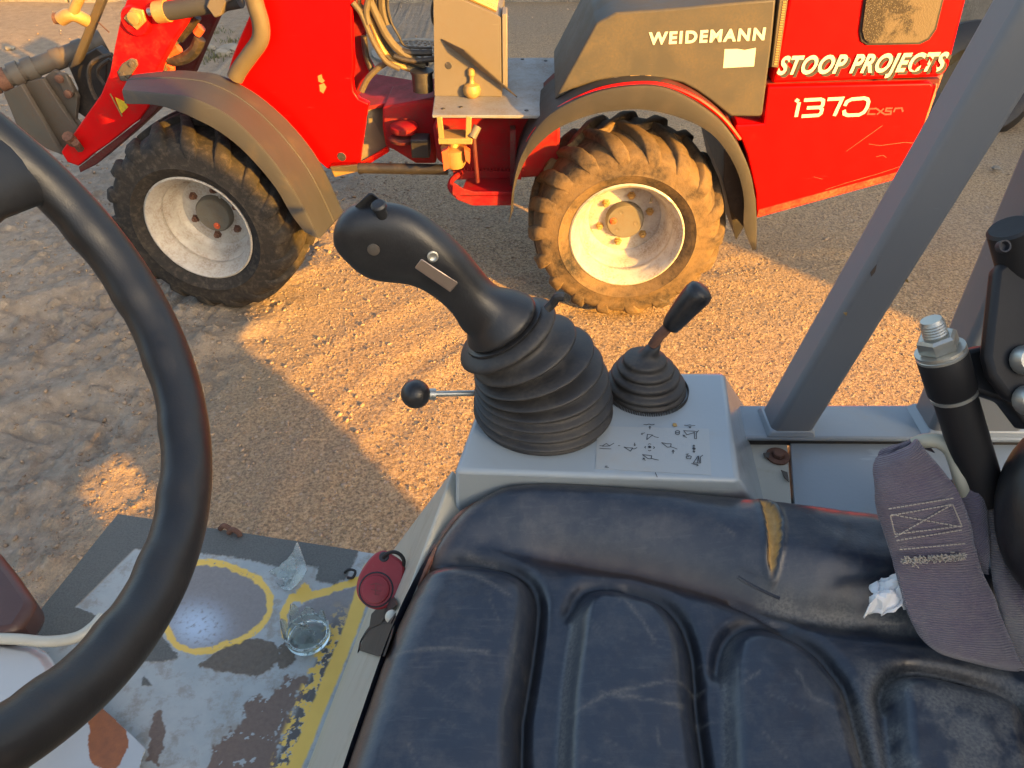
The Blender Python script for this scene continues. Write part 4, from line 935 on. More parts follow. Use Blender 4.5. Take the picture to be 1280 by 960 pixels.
far_in = D < 0
# snap the ring of vertices just outside onto the outline
near_o = (~far_in) & (D < .0035)
poly_np = np.array(o2)
idx = np.argwhere(near_o)
for j, i in idx:
    p = np.array([SX[j, i], SY[j, i]]); a = poly_np; b = np.roll(poly_np, -1, 0); e_ = b-a
    t2 = np.clip(((p-a)*e_).sum(1)/((e_**2).sum(1)+1e-12), 0, 1); c_ = a+e_*t2[:, None]; kk = ((c_-p)**2).sum(1).argmin()
    SX[j, i], SY[j, i] = c_[kk]
Z = np.where(near_o, ZP + (ZB-ZP)*bol - .034, Z)
me = grid_mesh('cushion', SX, SY, Z, dict(dust=dust, foam=foam, fedge=foam_edge, red=redm, brown=brown, dark=groove_shade))
keep = (far_in | near_o).ravel()
bm = bmesh.new(); bm.from_mesh(me); bm.verts.ensure_lookup_table()
bmesh.ops.delete(bm, geom=[v for v in bm.verts if not keep[v.index]], context='VERTS'); bm.to_mesh(me); bm.free()
s = NT('worn_black_vinyl')
n_ = s.noise(60, 6, .7); fine = s.noise(420, 3, .6); sm_ = s.noise(7, 4, .6)
mp = s.n('ShaderNodeMapping'); mp.inputs['Scale'].default_value = (6, 60, 20); mp.inputs['Rotation'].default_value = (0, 0, .7); s.l(s.co, mp.inputs[0])
sc_ = s.noise(5, 7, .75, 0, mp.outputs[0])
c = s.mix(sm_, (.009, .015, .028), (.016, .022, .036))
c = s.mix(s.math('MULTIPLY', s.step(sc_, .64, .10), .14), c, (.16, .16, .16))
c = s.mix(s.math('MULTIPLY', s.step(n_, .58, .12), .16), c, (.16, .15, .13))
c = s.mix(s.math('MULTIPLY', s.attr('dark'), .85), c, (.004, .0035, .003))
c = s.mix(s.math('MULTIPLY', s.attr('brown'), .75), c, (.085, .05, .03))
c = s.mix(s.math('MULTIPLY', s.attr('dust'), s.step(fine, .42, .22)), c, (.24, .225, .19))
c = s.mix(s.math('MULTIPLY', s.attr('red'), .85), c, (.50, .11, .07))
c = s.mix(s.math('MULTIPLY', s.attr('fedge'), .8), c, (.008, .008, .008))
c = s.mix(s.attr('foam'), c, s.mix(s.noise(140, 5, .7), (.20, .09, .02), (.68, .42, .13)))
ro = s.math('ADD', .25, s.math('ADD', s.math('MULTIPLY', s.math('MAXIMUM', s.attr('dust'), s.attr('foam')), .5), s.math('MULTIPLY', s.math('ADD', n_, sc_), .14)), True)
s.set(Base_Color=c, Roughness=ro, Specular_IOR_Level=.6, Coat_Weight=.25, Coat_Roughness=.16)
s.bump(s.math('ADD', fine, s.math('ADD', s.math('MULTIPLY', n_, 1.2), s.math('MULTIPLY', sc_, .7))), .22, .0008)
mt['vinyl'] = s.m
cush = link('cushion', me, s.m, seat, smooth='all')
# skirt below the rim and worn piping on it
wl = M(); ring0 = [np.array([p[0], p[1], ZP+(ZB-ZP)*.8-.026]) for p in ow_s]
cc = np.array([.2, .3, 0])
wl.loft([ring0, [p+np.array([0, 0, -.055])+(cc-p)*np.array([.03, .03, 0]) for p in ring0]], cap=False)
wl.build('seat_skirt', mt['vinyl'], seat, smooth=True)
s = NT('worn_piping')
s.set(Base_Color=s.mix(s.step(s.noise(35, 5, .7), .50, .12), (.05, .036, .026), s.mix(s.noise(50, 3), (.22, .13, .07), (.36, .10, .06))), Roughness=.55); mt['pipe'] = s.m
M().tube([np.array([p[0], p[1], (ZP+(ZB-ZP)*float(sstep(np.array([i]), 22, 50)[0]))-.028]) for i, p in enumerate(ow_s[:113])], .0042, 8).build('piping', mt['pipe'], seat, smooth=True)
M().prism([np.array([x, y, 1.20]) for x, y in [(-.04, .0), (-.04, .44), (.55, .44), (.55, .0)]], (0, 0, .12)).build('seat_frame', mt['black'], seat)
bkr = []
for zz, xx, hh_ in ((1.37, .575, .19), (1.42, .56, .225), (1.60, .60, .235), (1.80, .64, .225), (1.92, .675, .19), (1.95, .69, .12)):
    bkr.append([np.array([xx+.035*math.cos(a)*(1 if math.cos(a) > 0 else .9), .235+hh_*np.sign(math.sin(a))*abs(math.sin(a))**.35, zz]) for a in [2*math.pi*k/32 for k in range(32)]])
M().loft(bkr).build('backrest', mt['vinyl'], seat, smooth=True, ang=60)
M().tube([P(1336, 645, t=.56), np.array([.50, .40, 1.52]), np.array([.585, .40, 1.50])], .014, 12, sub=4).build('pad_arm', mt['black'], seat, smooth=True)
# torn edge flap and threads of the tear
M().tube([P(922, 721, z=ZB+.0), P(935, 729, z=ZB-.002), P(952, 738, z=ZB-.006), P(974, 748, z=ZB-.012)], .0016, 6, sub=4).build('torn_seam', mt['vinyl'], seat, smooth=True)

# side console ------------------------------------------------------------
tops = [P(613, 466, z=ZC), P(905, 466, z=ZC), P(924, 602, z=ZC), P(568, 588, z=ZC)]
f_in = np.array([0, .0, 0])
bots = [P(608, 470, z=ZC)+np.array([-.002, .012, -.13]), P(930, 505, z=1.285), P(968, 660, z=1.285), P(566, 592, z=ZC)+np.array([-.004, -.004, -.13])]
cons = M().loft([bots, tops]).build('side_console', mt['blugrey'], C, bevel=.0045, seg=3)
# pictograms printed on the console
pic = M(); pv = lambda p: P(740+p[0]/5.818, 520+p[1]/5.818, z=ZC+.0006)
strokes = [
 [(375, 60), (395, 64), (415, 58), (435, 65), (455, 60)], [(421, 96), (421, 76)], [(413, 83), (421, 75), (430, 83)],
 [(398, 172), (403, 133), (440, 138), (398, 172)], [(436, 140), (458, 152), (485, 157)], [(385, 122), (360, 130)], [(366, 124), (358, 132), (369, 138)],
 [(55, 215), (75, 218), (105, 200), (128, 218), (75, 220)], [(128, 216), (160, 198)], [(55, 236), (140, 240)],
 [(190, 215), (205, 216)], [(232, 226), (262, 232), (295, 232), (280, 256), (232, 226)], [(290, 238), (308, 240), (328, 230)], [(310, 195), (310, 216)], [(303, 209), (310, 217), (318, 209)],
 [(382, 228), (392, 221)], [(382, 228), (392, 236)], [(456, 230), (446, 222)], [(456, 230), (446, 238)], [(408, 207), (419, 202), (430, 207)], [(408, 250), (419, 255), (430, 250)],
 [(505, 194), (545, 203), (575, 203), (572, 225), (548, 228), (505, 194)], [(570, 225), (590, 230), (620, 242)], [(590, 274), (590, 252)], [(580, 260), (590, 250), (600, 260)],
 [(366, 282), (400, 286), (434, 290), (430, 312), (408, 312), (366, 282)], [(430, 308), (455, 316), (485, 322)], [(388, 326), (375, 308)], [(370, 320), (374, 307), (386, 312)],
 [(668, 68), (690, 70), (712, 66), (730, 72), (750, 70)], [(712, 88), (712, 74)], [(702, 78), (712, 88), (722, 78)],
 [(664, 108), (700, 110), (744, 112), (768, 116)], [(668, 110), (690, 138), (744, 122)], [(744, 116), (746, 166), (760, 166), (758, 126), (776, 106)], [(688, 160), (664, 142)], [(670, 152), (662, 140), (678, 144)],
 [(608, 112), (622, 106), (636, 112), (636, 132), (622, 138), (608, 132), (608, 112)], [(610, 122), (636, 122)],
 [(741, 214), (741, 232)], [(732, 222), (741, 213), (750, 222)], [(741, 246), (741, 266)], [(732, 258), (741, 267), (750, 258)],
 [(682, 282), (700, 276), (684, 300), (690, 312), (716, 314), (722, 296), (706, 290), (694, 300)],
 [(736, 344), (770, 294), (776, 294), (764, 344), (736, 344)], [(764, 344), (790, 344), (788, 300), (806, 286)], [(776, 298), (780, 340)], [(722, 346), (770, 360)], [(762, 352), (772, 361), (760, 366)],
 [(460, 413), (474, 448)], [(92, 374), (122, 376)], [(96, 368), (112, 366)]]
for i, st_ in enumerate(strokes):
    k = len(pic.v); ribbon(pic, [pv(p) for p in st_], .0007, (0, 0, 1))
    for j in range(k, len(pic.v)): pic.v[j] = (pic.v[j][0], pic.v[j][1], pic.v[j][2]+i*.00001)
for p_ in ((419, 228), (741, 240)):
    ctr = pv(p_); pic.lathe(ctr, (0, 0, 1), [(.0016, .0006), (0, .0007)], 8)
pic.build('control_pictograms', mt['ink'], cons, fix=False)['kind'] = 'stuff'
M().prism([pv((588, 54)), pv((612, 54)), pv((620, 74)), pv((596, 78)), pv((586, 68))], (0, 0, .0004)).build('sticker_remnant', mt['gold'], cons)
M().prism([P(x, y, z=ZC+.0001) for x, y in [(747, 533), (886, 536), (889, 594), (744, 586)]], (0, 0, .0003)).build('pictogram_film', worn('aged_clear_film', (.30, .33, .34), .34, (.32, .30, .25), .35, None, 14, .04), cons)

# big joystick ------------------------------------------------------------
JY = .552
js = thing('joystick', (.03, .525, ZC), None, None); js.parent = C; js.matrix_parent_inverse = Matrix.Translation(-world_loc(C))
def ring3(cx, cy, hw, tilt, Yp, n=40, depth=.92):
    c = P(cx, cy, Y=Yp); wdist = (c-np.array([0, 0, CAM_H])) @ fw; r = hw/FPX*wdist
    a = math.radians(tilt); e1 = np.array([math.cos(a), 0, math.sin(a)]); e2 = np.array([0, 1., 0])
    return [c + r*(math.cos(k*2*math.pi/n)*e1+math.sin(k*2*math.pi/n)*e2*depth) for k in range(n)]
folds = [(679, 519, 87, 0), (679, 509, 88, 0), (679, 498, 88, 2), (678, 487, 87, 4), (677, 476, 85, 7), (673, 464, 83, 12), (666, 450, 80, 18), (655, 437, 71, 25), (633, 419, 70, 31)]
rings = []
for i, fo in enumerate(folds):
    a = np.array(fo, float)
    rings.append(ring3(*a, JY))
    if i < len(folds)-1:
        b = np.array(folds[i+1], float); gap = abs(a[1]-b[1])
        dp = .89 if i < 4 else (.80 if i < 5 else .70)
        r1 = a*.86+b*.14; r1[2] = min(a[2], b[2])*.985 if i else a[2]; rings.append(ring3(*r1, JY))
        r2 = a*.62+b*.38; r2[2] = min(a[2], b[2])*dp; rings.append(ring3(*r2, JY))
        r3 = a*.26+b*.74; r3[2] = min(a[2], b[2])*(dp+.01); rings.append(ring3(*r3, JY))
        r4 = a*.12+b*.88; r4[2] = b[2]*.98; rings.append(ring3(*r4, JY))
for fo in ((632, 415, 67, 31), (631, 411, 56, 31), (630, 409, 46, 31)): rings.append(ring3(*fo, JY))
boot = M().loft(rings).build('bellow', mt['bellow'], js, smooth='all')
sbm = boot.modifiers.new('round', 'SUBSURF'); sbm.levels = 1; sbm.render_levels = 1
M().loft([ring3(629, 413, 47, 31, JY), ring3(629, 411, 54, 31, JY), ring3(628.5, 408, 54.5, 31, JY), ring3(628, 406, 48, 31, JY)]).build('grip_collar', mt['grip'], js, smooth=True)
M().tube([P(684, 386, Y=JY-.01), P(692, 378, Y=JY-.01), P(697, 371, Y=JY-.012), P(704, 371, Y=JY-.012)], .004, 8, sub=4).build('bellow_tab', mt['bellow'], js, smooth=True)
pairs = [((418.5, 286), (419, 298), .4), ((421, 276), (423, 309), .66), ((427, 267), (432, 319), .84), ((436, 260), (443, 330), .95), ((450, 256), (455, 340), 1), ((466, 254), (469, 347), 1), ((486, 255), (487, 349.5), 1), ((508, 260), (506, 350.5), 1),
         ((530, 272), (523, 354), 1), ((550, 288), (540, 363), 1), ((571, 307), (555, 374), 1), ((588, 327), (567, 385), 1), ((602, 346), (576, 397), 1.04), ((616, 361), (582, 409), 1.12)]
rings = []
toc = -fw
for (a, b, dpt) in pairs:
    A3, B3 = P(*a, Y=JY-.004), P(*b, Y=JY-.004); c = (A3+B3)/2; h = (A3-B3)/2; hd = toc - h*np.dot(toc, h)/np.dot(h, h); hd /= np.linalg.norm(hd)
    hd = hd*.0185*dpt
    ring = []
    for k in range(28):
        th = 2*math.pi*k/28; cs, sn = math.cos(th), math.sin(th); e_ = 2/2.5
        ring.append(c + h*np.sign(cs)*abs(cs)**e_ + hd*np.sign(sn)*abs(sn)**e_)
    rings.append(ring)
for (cx, cy, hw, ti, e_, dp) in ((608, 389, 36, 46, .85, .95), (615, 393, 42, 40, .92, .95), (621, 397, 47, 35, 1, .95), (625, 400, 50, 32, 1, .95), (626, 404, 51, 31, 1, .95), (627, 407, 49, 31, 1, .95), (627, 409, 44, 31, 1, .95)):
    c = P(cx, cy, Y=JY-.002); r = hw/FPX*float((c-np.array([0, 0, CAM_H])) @ fw); a = math.radians(ti)
    h = np.array([math.cos(a), 0, math.sin(a)])*r; hd = np.array([0, -1., 0])*r*dp
    rings.append([c + h*np.sign(math.cos(2*math.pi*k/28))*abs(math.cos(2*math.pi*k/28))**e_ + hd*np.sign(math.sin(2*math.pi*k/28))*abs(math.sin(2*math.pi*k/28))**e_ for k in range(28)])
grip = M().loft(rings).build('grip', mt['grip'], js, smooth='all')
sbm = grip.modifiers.new('round', 'SUBSURF'); sbm.levels = 2; sbm.render_levels = 2
from mathutils.bvhtree import BVHTree
bpy.context.view_layer.update()
bvh = BVHTree.FromObject(grip, bpy.context.evaluated_depsgraph_get()); gmi = grip.matrix_world.inverted()
def on_grip(x, y, h=.0185, Yp=None):
    """point on the grip's skin, h - .0185 metres proud of it"""
    d = Vector(P(x, y, t=1.0))-Vector((0, 0, CAM_H)); hit = bvh.ray_cast(gmi @ Vector((0, 0, CAM_H)), gmi.to_3x3() @ d)
    if hit[0] is None: c = P(x, y, Y=JY-.004); t = (c-np.array([0, 0, CAM_H])) @ fw; return P(x, y, t=t-.003)
    c = np.array(grip.matrix_world @ hit[0]); t = (c-np.array([0, 0, CAM_H])) @ fw; return P(x, y, t=t-(h-.0185))
def nrm(x, y):
    d = Vector(P(x, y, t=1.0))-Vector((0, 0, CAM_H)); hit = bvh.ray_cast(gmi @ Vector((0, 0, CAM_H)), gmi.to_3x3() @ d)
    return np.array(hit[1]) if hit[1] is not None and hit[1].dot(Vector(toc)) > 0 else toc
s = NT('silver_label'); s.set(Base_Color=s.mix(s.noise(40, 4), (.50, .36, .27), (.62, .50, .40)), Metallic=.85, Roughness=.30); s.bump(s.noise(150, 3), .15, .0005); mt['label'] = s.m
M().prism([on_grip(x, y, .0205) for x, y in [(526.5, 323), (518, 334.5), (562.5, 365), (573, 353.5)]], fw*.0025).build('blank_label', mt['label'], js, bevel=.0008)
g_ = on_grip(541, 320.5, .0188)
scr = M().lathe(g_, nrm(541, 320.5), [(.0046, -.004), (.0046, .0010), (.0034, .0014), (.0024, .0006), (0, .0005)], 16).build('screw', mt['zinc'], js, smooth=True)
g_ = on_grip(467, 312, .0187)
M().lathe(g_, nrm(467, 312), [(.0052, -.004), (.0050, .0006), (.0040, .0010), (0, .0009)], 16).build('blind_plug', mt['attach'], js, smooth=True)
bn = np.array([-.1, -.35, .93]); bn /= np.linalg.norm(bn)
bc = on_grip(478, 270, .016)
M().lathe(bc, bn, [(.0045, 0), (.0045, .008), (.0060, .0095), (.0060, .0125), (.0045, .014), (0, .0145)], 18).build('push_button', mt['grip'], js, smooth=True)
rk = M()
ra = [on_grip(435, 262, .004), on_grip(448, 253, .004), on_grip(460, 240.5, .002), on_grip(466, 240, .002), on_grip(474, 248, .004), on_grip(486, 254, .004), on_grip(498, 258, .004), on_grip(480, 262, .012), on_grip(462, 262, .014), on_grip(445, 266, .012)]
rk.prism(ra, fw*.026).build('rocker_switch', mt['grip'], js, bevel=.002, smooth=True)
sp_, _ = smooth_path([on_grip(x, y, h) for x, y, h in [(500, 260, .011), (520, 270, .012), (538, 284, .012), (549, 296, .011)]], 0, 4)
M().tube(sp_, .0007, 6).build('grip_seam', mt['ink'], js)

# small gear lever ---------------------------------------------------------
gl = thing('gear_lever', tuple(P(808, 497, z=ZC)), None, None); gl.parent = C; gl.matrix_parent_inverse = Matrix.Translation(-world_loc(C))
GY_ = float(P(808, 489, z=ZC)[1])
prof = [(808, 489, 51, 0), (808, 484, 51, 0), (807.5, 482, 43, 0), (807, 479.5, 50, 0), (807, 475, 50, 0), (807, 473.5, 37, 0), (807, 468.5, 44, 0), (807, 464.5, 43.5, 0), (807, 463, 31, 0), (807, 459.5, 37, 0), (807, 456, 36.5, 0), (806, 454, 25, 0), (806, 449, 29, 0), (807, 446, 25, 0), (809, 444, 14, 4), (812, 440, 12, 10), (817, 432, 10, 16), (818, 431, 6, 20)]
b_ = M().loft([ring3(*p, GY_, 36) for p in prof]).build('bellow', mt['bellow'], gl, smooth='all')
sbm = b_.modifiers.new('round', 'SUBSURF'); sbm.levels = 1; sbm.render_levels = 1
tt = M(); rr_ = ring3(808, 489, 51.3, 0, GY_, 150)
for p in rr_: tt.box(p+np.array([0, 0, .0028]), (.0007, .0007, .0050))
to = tt.build('knurled_ring', mt['bellow'], gl); to['kind'] = 'stuff'
M().tube([P(816, 432, Y=GY_), P(824, 420, Y=GY_), P(842, 402, Y=GY_)], .0052, 12).build('lever_rod', mt['rustst'], gl, smooth=True)
kp = [(838, 409), (843, 402), (852, 391), (862, 379), (872, 368), (877, 362.5), (880, 359.5)]
M().tube([P(x, y, Y=GY_) for x, y in kp], [.0082, .0100, .0112, .0124, .0132, .0118, .0060], 22, sub=3).build('knob', mt['grip'], gl, smooth='all')
# side lever with ball
sl = thing('hand_lever', tuple(P(605, 491, t=.74)), None, None); sl.parent = C; sl.matrix_parent_inverse = Matrix.Translation(-world_loc(C))
M().tube([P(612, 491, t=.745), P(538, 492.5, t=.735)], .0030, 10).build('lever_rod', mt['zinc'], sl, smooth=True)
M().tube([P(545, 492.4, t=.736), P(536, 492.6, t=.735)], .0056, 16).build('lock_nut', mt['zinc'], sl, smooth=True)
M().ball(P(519.5, 492.5, t=.73), .0140, 14).build('ball_knob', mt['grip'], sl, smooth='all')

# rail, pillars, side panel ------------------------------------------------
M().prism([np.array([x, y, 1.262]) for x, y in [(-.02, .12), (-.02, .57), (1.4, .57), (1.4, .12)]], (0, 0, -.33)).build('body_side', mt['cream'], C)
M().prism([np.array([x, y, 1.307]) for x, y in [(.19, .30), (.19, .606), (.303, .606), (.235, .30)]], (0, 0, -.02)).build('side_sheet', mt['cream'], C, bevel=.001)
M().prism([np.array([x, y, 1.309]) for x, y in [(.2375, .30), (.3055, .606), (1.3, .600), (1.3, .30)]], (0, 0, -.022)).build('side_sheet', mt['rail'], C, bevel=.001)
M().prism([np.array([.20, .600, 1.315]), np.array([1.3, .590, 1.315]), np.array([1.3, .655, 1.315]), np.array([.20, .652, 1.315])], (0, 0, .007)).build('rail', mt['rail'], C, bevel=.003)
M().prism([np.array([.19, .604, 1.306]), np.array([1.3, .594, 1.306]), np.array([1.3, .65, 1.306]), np.array([.19, .65, 1.306])], (0, 0, .0085)).build('rail_gasket', mt['dkplast'], C)
bp = P(972, 571, z=1.3075)
bo = M().lathe(bp, (0, 0, 1), [(.0, 0), (.0125, 0), (.0125, .002), (.011, .0025), (.007, .0025)], 20).build('washer', mt['rustst'], C, smooth=True)
M().lathe(bp, (0, 0, 1), [(.0068, .002), (.0066, .0065), (.005, .0075), (0, .0075)], 6).build('bolt', mt['rustst'], bo)
M().prism([P(x, y, z=1.3095) for x, y in [(976, 588), (984, 591), (986, 603), (981, 598)]], (0, 0, .001)).build('peeled_flake', mt['attach'], C)
M().prism([P(x, y, z=1.3095) for x, y in [(954, 567), (962, 566), (961, 573), (956, 572)]], (0, 0, .001)).build('peeled_flake', mt['attach'], C)
pilo = []
def pillar(x0, x1, z1, wd, dp, yf=.602):
    zz0 = 1.321; a = np.array([x0, yf, zz0]); b = np.array([x1, yf, z1]); rr = []
    for p in (a, b): rr.append([p, p+np.array([wd, 0, 0]), p+np.array([wd, dp, 0]), p+np.array([0, dp, 0])])
    o = M().loft(rr).build('pillar', mt['pillar'], C, bevel=.007, seg=4)
    base = rr[0]; cen = sum(base)/4
    wm = M(); k = [cen+(p-cen)*1.16 for p in base]; k2 = [cen+(p-cen)*1.02+np.array([.001, 0, .008]) for p in base]
    wm.loft([k, k2]).build('weld_bead', mt['rail'], o, bevel=.002, smooth=True)
    return o
p1 = pillar(.279, .279+.206*(2.15-1.321), 2.15, .046, .040)
for q in ([(1088, 341), (1093, 335), (1096, 331), (1094, 340), (1089, 346)], [(1132, 352), (1135, 350), (1136, 354)], [(1055, 392), (1059, 391), (1058, 395)]):
    M().prism([P(x, y, Y=.6015) for x, y in q], (0, .002, 0)).build('paint_chip', mt['gold'] if q[0][0] != 1088 else mt['attach'], p1)
p2 = pillar(.452, .430, 2.15, .10, .045)

# seat hinge bracket with bolt at the right ------------------------------
A0, B0 = P(1163, 398, t=.545), P(1232, 622, t=.60)
ax_ = (B0-A0)/np.linalg.norm(B0-A0)
post = M().lathe(A0, ax_, [(0, .062), (.0150, .062), (.0150, float(np.linalg.norm(B0-A0))), (0, float(np.linalg.norm(B0-A0)))], 24).build('hinge_post', mt['black'], C, smooth=True)
M().lathe(A0, ax_, [(0, .030), (.0168, .030), (.0172, .032), (.0172, .061), (.0155, .064), (0, .064)], 28).build('hinge_sleeve', mt['black'], post, smooth=True)
M().lathe(A0, ax_, [(.0150, .0635), (.0162, .064), (.0162, .0665), (.0150, .067)], 28).build('seal_ring', mt['zinc'], post, smooth=True)
nut = M().lathe(A0, ax_, [(0, .014), (.0120, .014), (.0140, .016), (.0140, .024), (.013, .0255)], 6)
nut.lathe(A0, ax_, [(.0100, .0255), (.0170, .0255), (.0172, .0275), (.0165, .0285), (.0172, .029), (.0172, .031), (.010, .031)], 28)
nut.build('lock_nut', mt['zinc'], post, smooth=True)
th_ = [(0, .001), (.0070, .001), (.0078, .003)]
for k in range(5): th_ += [(.0084, .004+k*.0022), (.0077, .0051+k*.0022)]
M().lathe(A0, ax_, th_+[(.0092, .0150), (.0118, .0155)], 24).build('threaded_end', mt['zinc'], post, smooth=True)
br_ = M().prism([P(x, y, t=.555) for x, y in [(1196, 441), (1234, 432), (1290, 424), (1290, 540), (1262, 503), (1198, 483)]], fw*.02).build('hinge_arm', mt['black'], C, bevel=.003)
up_ = M().prism([P(x, y, t=.535) for x, y in [(1234, 446), (1246, 336), (1258, 326), (1330, 310), (1330, 520), (1262, 500), (1240, 470)]], fw*.012).build('hinge_plate', mt['black'], C, bevel=.004)
for x, y in ((1280, 450), (1283, 500)):
    M().lathe(P(x, y, t=.533), -fw, [(.0105, 0), (.0105, .004), (.008, .009), (0, .010)], 16).build('bolt', mt['zinc'], up_, smooth=True)
ta, tb_ = P(1262, 283, t=.53), P(1275, 334, t=.545); tx = (tb_-ta)/np.linalg.norm(tb_-ta)
top = M().lathe(ta, tx, [(0, 0), (.0130, .0), (.0148, .002), (.0148, .050), (0, .05)], 26).build('hinge_pin', mt['black'], up_, smooth=True)
hl = P(1254.5, 308, t=.5175)
M().lathe(hl, -fw, [(.0042, -.003), (.0042, .0018), (.0032, .0016), (.0028, -.002), (0, -.0022)], 14).build('cross_hole', mt['ink'], up_, smooth=True)
# padded part of the backrest at the frame's edge
bb = bmesh.new(); bmesh.ops.create_uvsphere(bb, u_segments=32, v_segments=20, radius=1)
pc = P(1336, 645, t=.56)
R3 = np.array([[1, 0, 0], up, -fw])
for v in bb.verts:
    l = np.array(v.co); v.co = Vector(pc + R3.T @ (l*np.array([.049, .070, .04])))
me = bpy.data.meshes.new('armrest_pad'); bb.to_mesh(me); bb.free()
link('armrest_pad', me, mt['grip'], C, smooth='all')

# seat belt ---------------------------------------------------------------
s = NT('faded_purple_webbing')
wv = s.n('ShaderNodeTexWave'); wv.bands_direction = 'Y'; wv.inputs['Scale'].default_value = 170; wv.inputs['Distortion'].default_value = .6; s.l(s.attr('uvw', 'Vector'), wv.inputs['Vector'])
c = s.mix(s.noise(12, 4), (.045, .027, .066), (.10, .060, .128))
c = s.mix(s.math('MULTIPLY', s.noise(300, 3), .5), c, (.20, .17, .18))
c = s.mix(s.math('MULTIPLY', wv.outputs['Fac'], .4), c, (.05, .038, .05))
c = s.mix(s.math('MULTIPLY', s.attr('dust'), s.step(s.noise(22, 6, .7), .45, .2)), c, (.20, .18, .16))
s.set(Base_Color=c, Roughness=.9, Sheen_Weight=.3, Sheen_Roughness=.5)
s.bump(s.math('ADD', wv.outputs['Fac'], s.math('MULTIPLY', s.noise(400, 3), .6)), .6, .0012)
mt['web'] = s.m
belt = thing('seat_belt', tuple(P(1180, 700, t=.6)), None, None); belt.parent = C; belt.matrix_parent_inverse = Matrix.Translation(-world_loc(C))
def strap(name, Lp, Rp, T, th, dust, bulge=.009, mat=None, n=14, sub=8):
    """webbing between two long edges"""
    Lw, _ = smooth_path([P(x, y, t=t) for (x, y), t in zip(Lp, T)], 0, sub); Rw, _ = smooth_path([P(x, y, t=t) for (x, y), t in zip(Rp, T)], 0, sub)
    Lw = np.array(Lw); Rw = np.array(Rw); k = len(Lw)
    u = np.linspace(0, 1, n)[None, :, None]
    S = Lw[:, None]*(1-u)+Rw[:, None]*u - fw*(bulge*(1-(2*u-1)**2))
    S = S + fw*((fbm(np.arange(k)[:, None]*.12+5, u[0, :, 0][None]*3+np.zeros((k, 1)), 3, 6)-.5)*.006)[..., None]
    Bk = S + fw*th
    ring = np.concatenate([S, Bk[:, ::-1]], 1)
    o = M().loft([list(r) for r in ring]).build(name, mat or mt['web'], belt, smooth=True, ang=60)
    me = o.data; at = me.attributes.new('dust', 'FLOAT', 'POINT'); at.data.foreach_set('value', np.full(len(me.vertices), dust, np.float32))
    ua = me.attributes.new('uvw', 'FLOAT_VECTOR', 'POINT'); ll = np.concatenate([[0], np.cumsum(np.linalg.norm(np.diff((Lw+Rw)/2, axis=0), axis=1))])
    vv = np.zeros((k, 2*n, 3)); vv[..., 1] = ll[:, None]; vv[..., 0] = np.concatenate([np.linspace(0, .06, n), np.linspace(.06, 0, n)])[None]
    ua.data.foreach_set('vector', vv.astype(np.float32).ravel())
    return S
strap('loop_strap', [(1190, 600), (1196, 640), (1205, 690), (1222, 715)], [(1212, 592), (1232, 620), (1236, 660), (1226, 712)], [.600, .596, .594, .600], .003, .5, .012)
strap('back_strap', [(1215, 590), (1232, 640), (1240, 690), (1246, 740), (1262, 800), (1272, 838)], [(1262, 604), (1262, 640), (1268, 690), (1282, 740), (1300, 800), (1310, 838)], [.598, .592, .586, .582, .576, .574], .003, 1.0, .004)
bl_L = [(1098, 572), (1094, 590), (1097, 630), (1107, 665), (1118, 700), (1130, 745), (1148, 790), (1170, 814), (1190, 822)]
bl_R = [(1147, 549), (1160, 566), (1195, 610), (1213, 655), (1223, 700), (1242, 745), (1262, 795), (1277, 829), (1280, 838)]
Tb = [.590, .584, .580, .580, .580, .575, .570, .566, .585]
SB_ = strap('webbing', bl_L, bl_R, Tb, .004, .45, .010)
strap('webbing_fold', [(1098, 574), (1104, 562), (1120, 556), (1140, 556)], [(1147, 550), (1149, 546), (1158, 552), (1168, 566)], [.600, .604, .611, .622], .003, .4, .002)
tbf = lambda y: float(np.interp(y, [p[1]*.5+q[1]*.5 for p, q in zip(bl_L, bl_R)], Tb))-.0075
sv = lambda p: P(1040+p[0]/2.825, 520+p[1]/2.825, t=tbf(520+p[1]/2.825)-.0045)
s = NT('beige_thread'); s.set(Base_Color=(.36, .31, .25), Roughness=.9); mt['thread'] = s.m
stc = M()
for a, b in (((200, 328), (432, 290)), ((206, 352), (425, 312)), ((210, 348), (460, 392)), ((222, 428), (425, 312)), ((222, 418), (458, 388)), ((228, 440), (462, 402)), ((238, 472), (474, 450)), ((206, 352), (222, 418)), ((426, 312), (460, 392))):
    n_s = 16
    for k in range(n_s):
        p = np.array(a)+(np.array(b)-a)*(k/n_s); q = np.array(a)+(np.array(b)-a)*((k+.72)/n_s)
        stc.tube([sv(p), sv(q)], .00055, 5)
o = stc.build('stitching', mt['thread'], belt); o['kind'] = 'stuff'
frr = M(); rf = random.Random(3)
for k in range(230):
    x = rf.uniform(246, 470); y = 512-(x-246)*.08+rf.gauss(0, 6); a = rf.uniform(0, 6.28); l_ = rf.uniform(4, 13)
    p = sv((x, y)); q = sv((x+l_*math.cos(a), y+l_*math.sin(a))) - fw*rf.uniform(0, .003)
    frr.tube([p, (p+q)/2-fw*.001, q], .0005, 4)
o = frr.build('frayed_fibres', mt['thread'], belt); o['kind'] = 'stuff'
s = NT('cream_plastic_ring'); s.set(Base_Color=s.mix(s.noise(30, 4), (.30, .28, .20), (.44, .42, .33)), Roughness=.45); mt['ring'] = s.m
M().tube([P(x, y, t=t) for x, y, t in [(1142, 556, .600), (1156, 551, .596), (1174, 552, .592), (1188, 562, .590), (1196, 580, .590), (1203, 606, .592), (1210, 630, .600)]], .0058, 12, sub=5, flat=1.0).build('guide_ring', mt['ring'], belt, smooth=True)

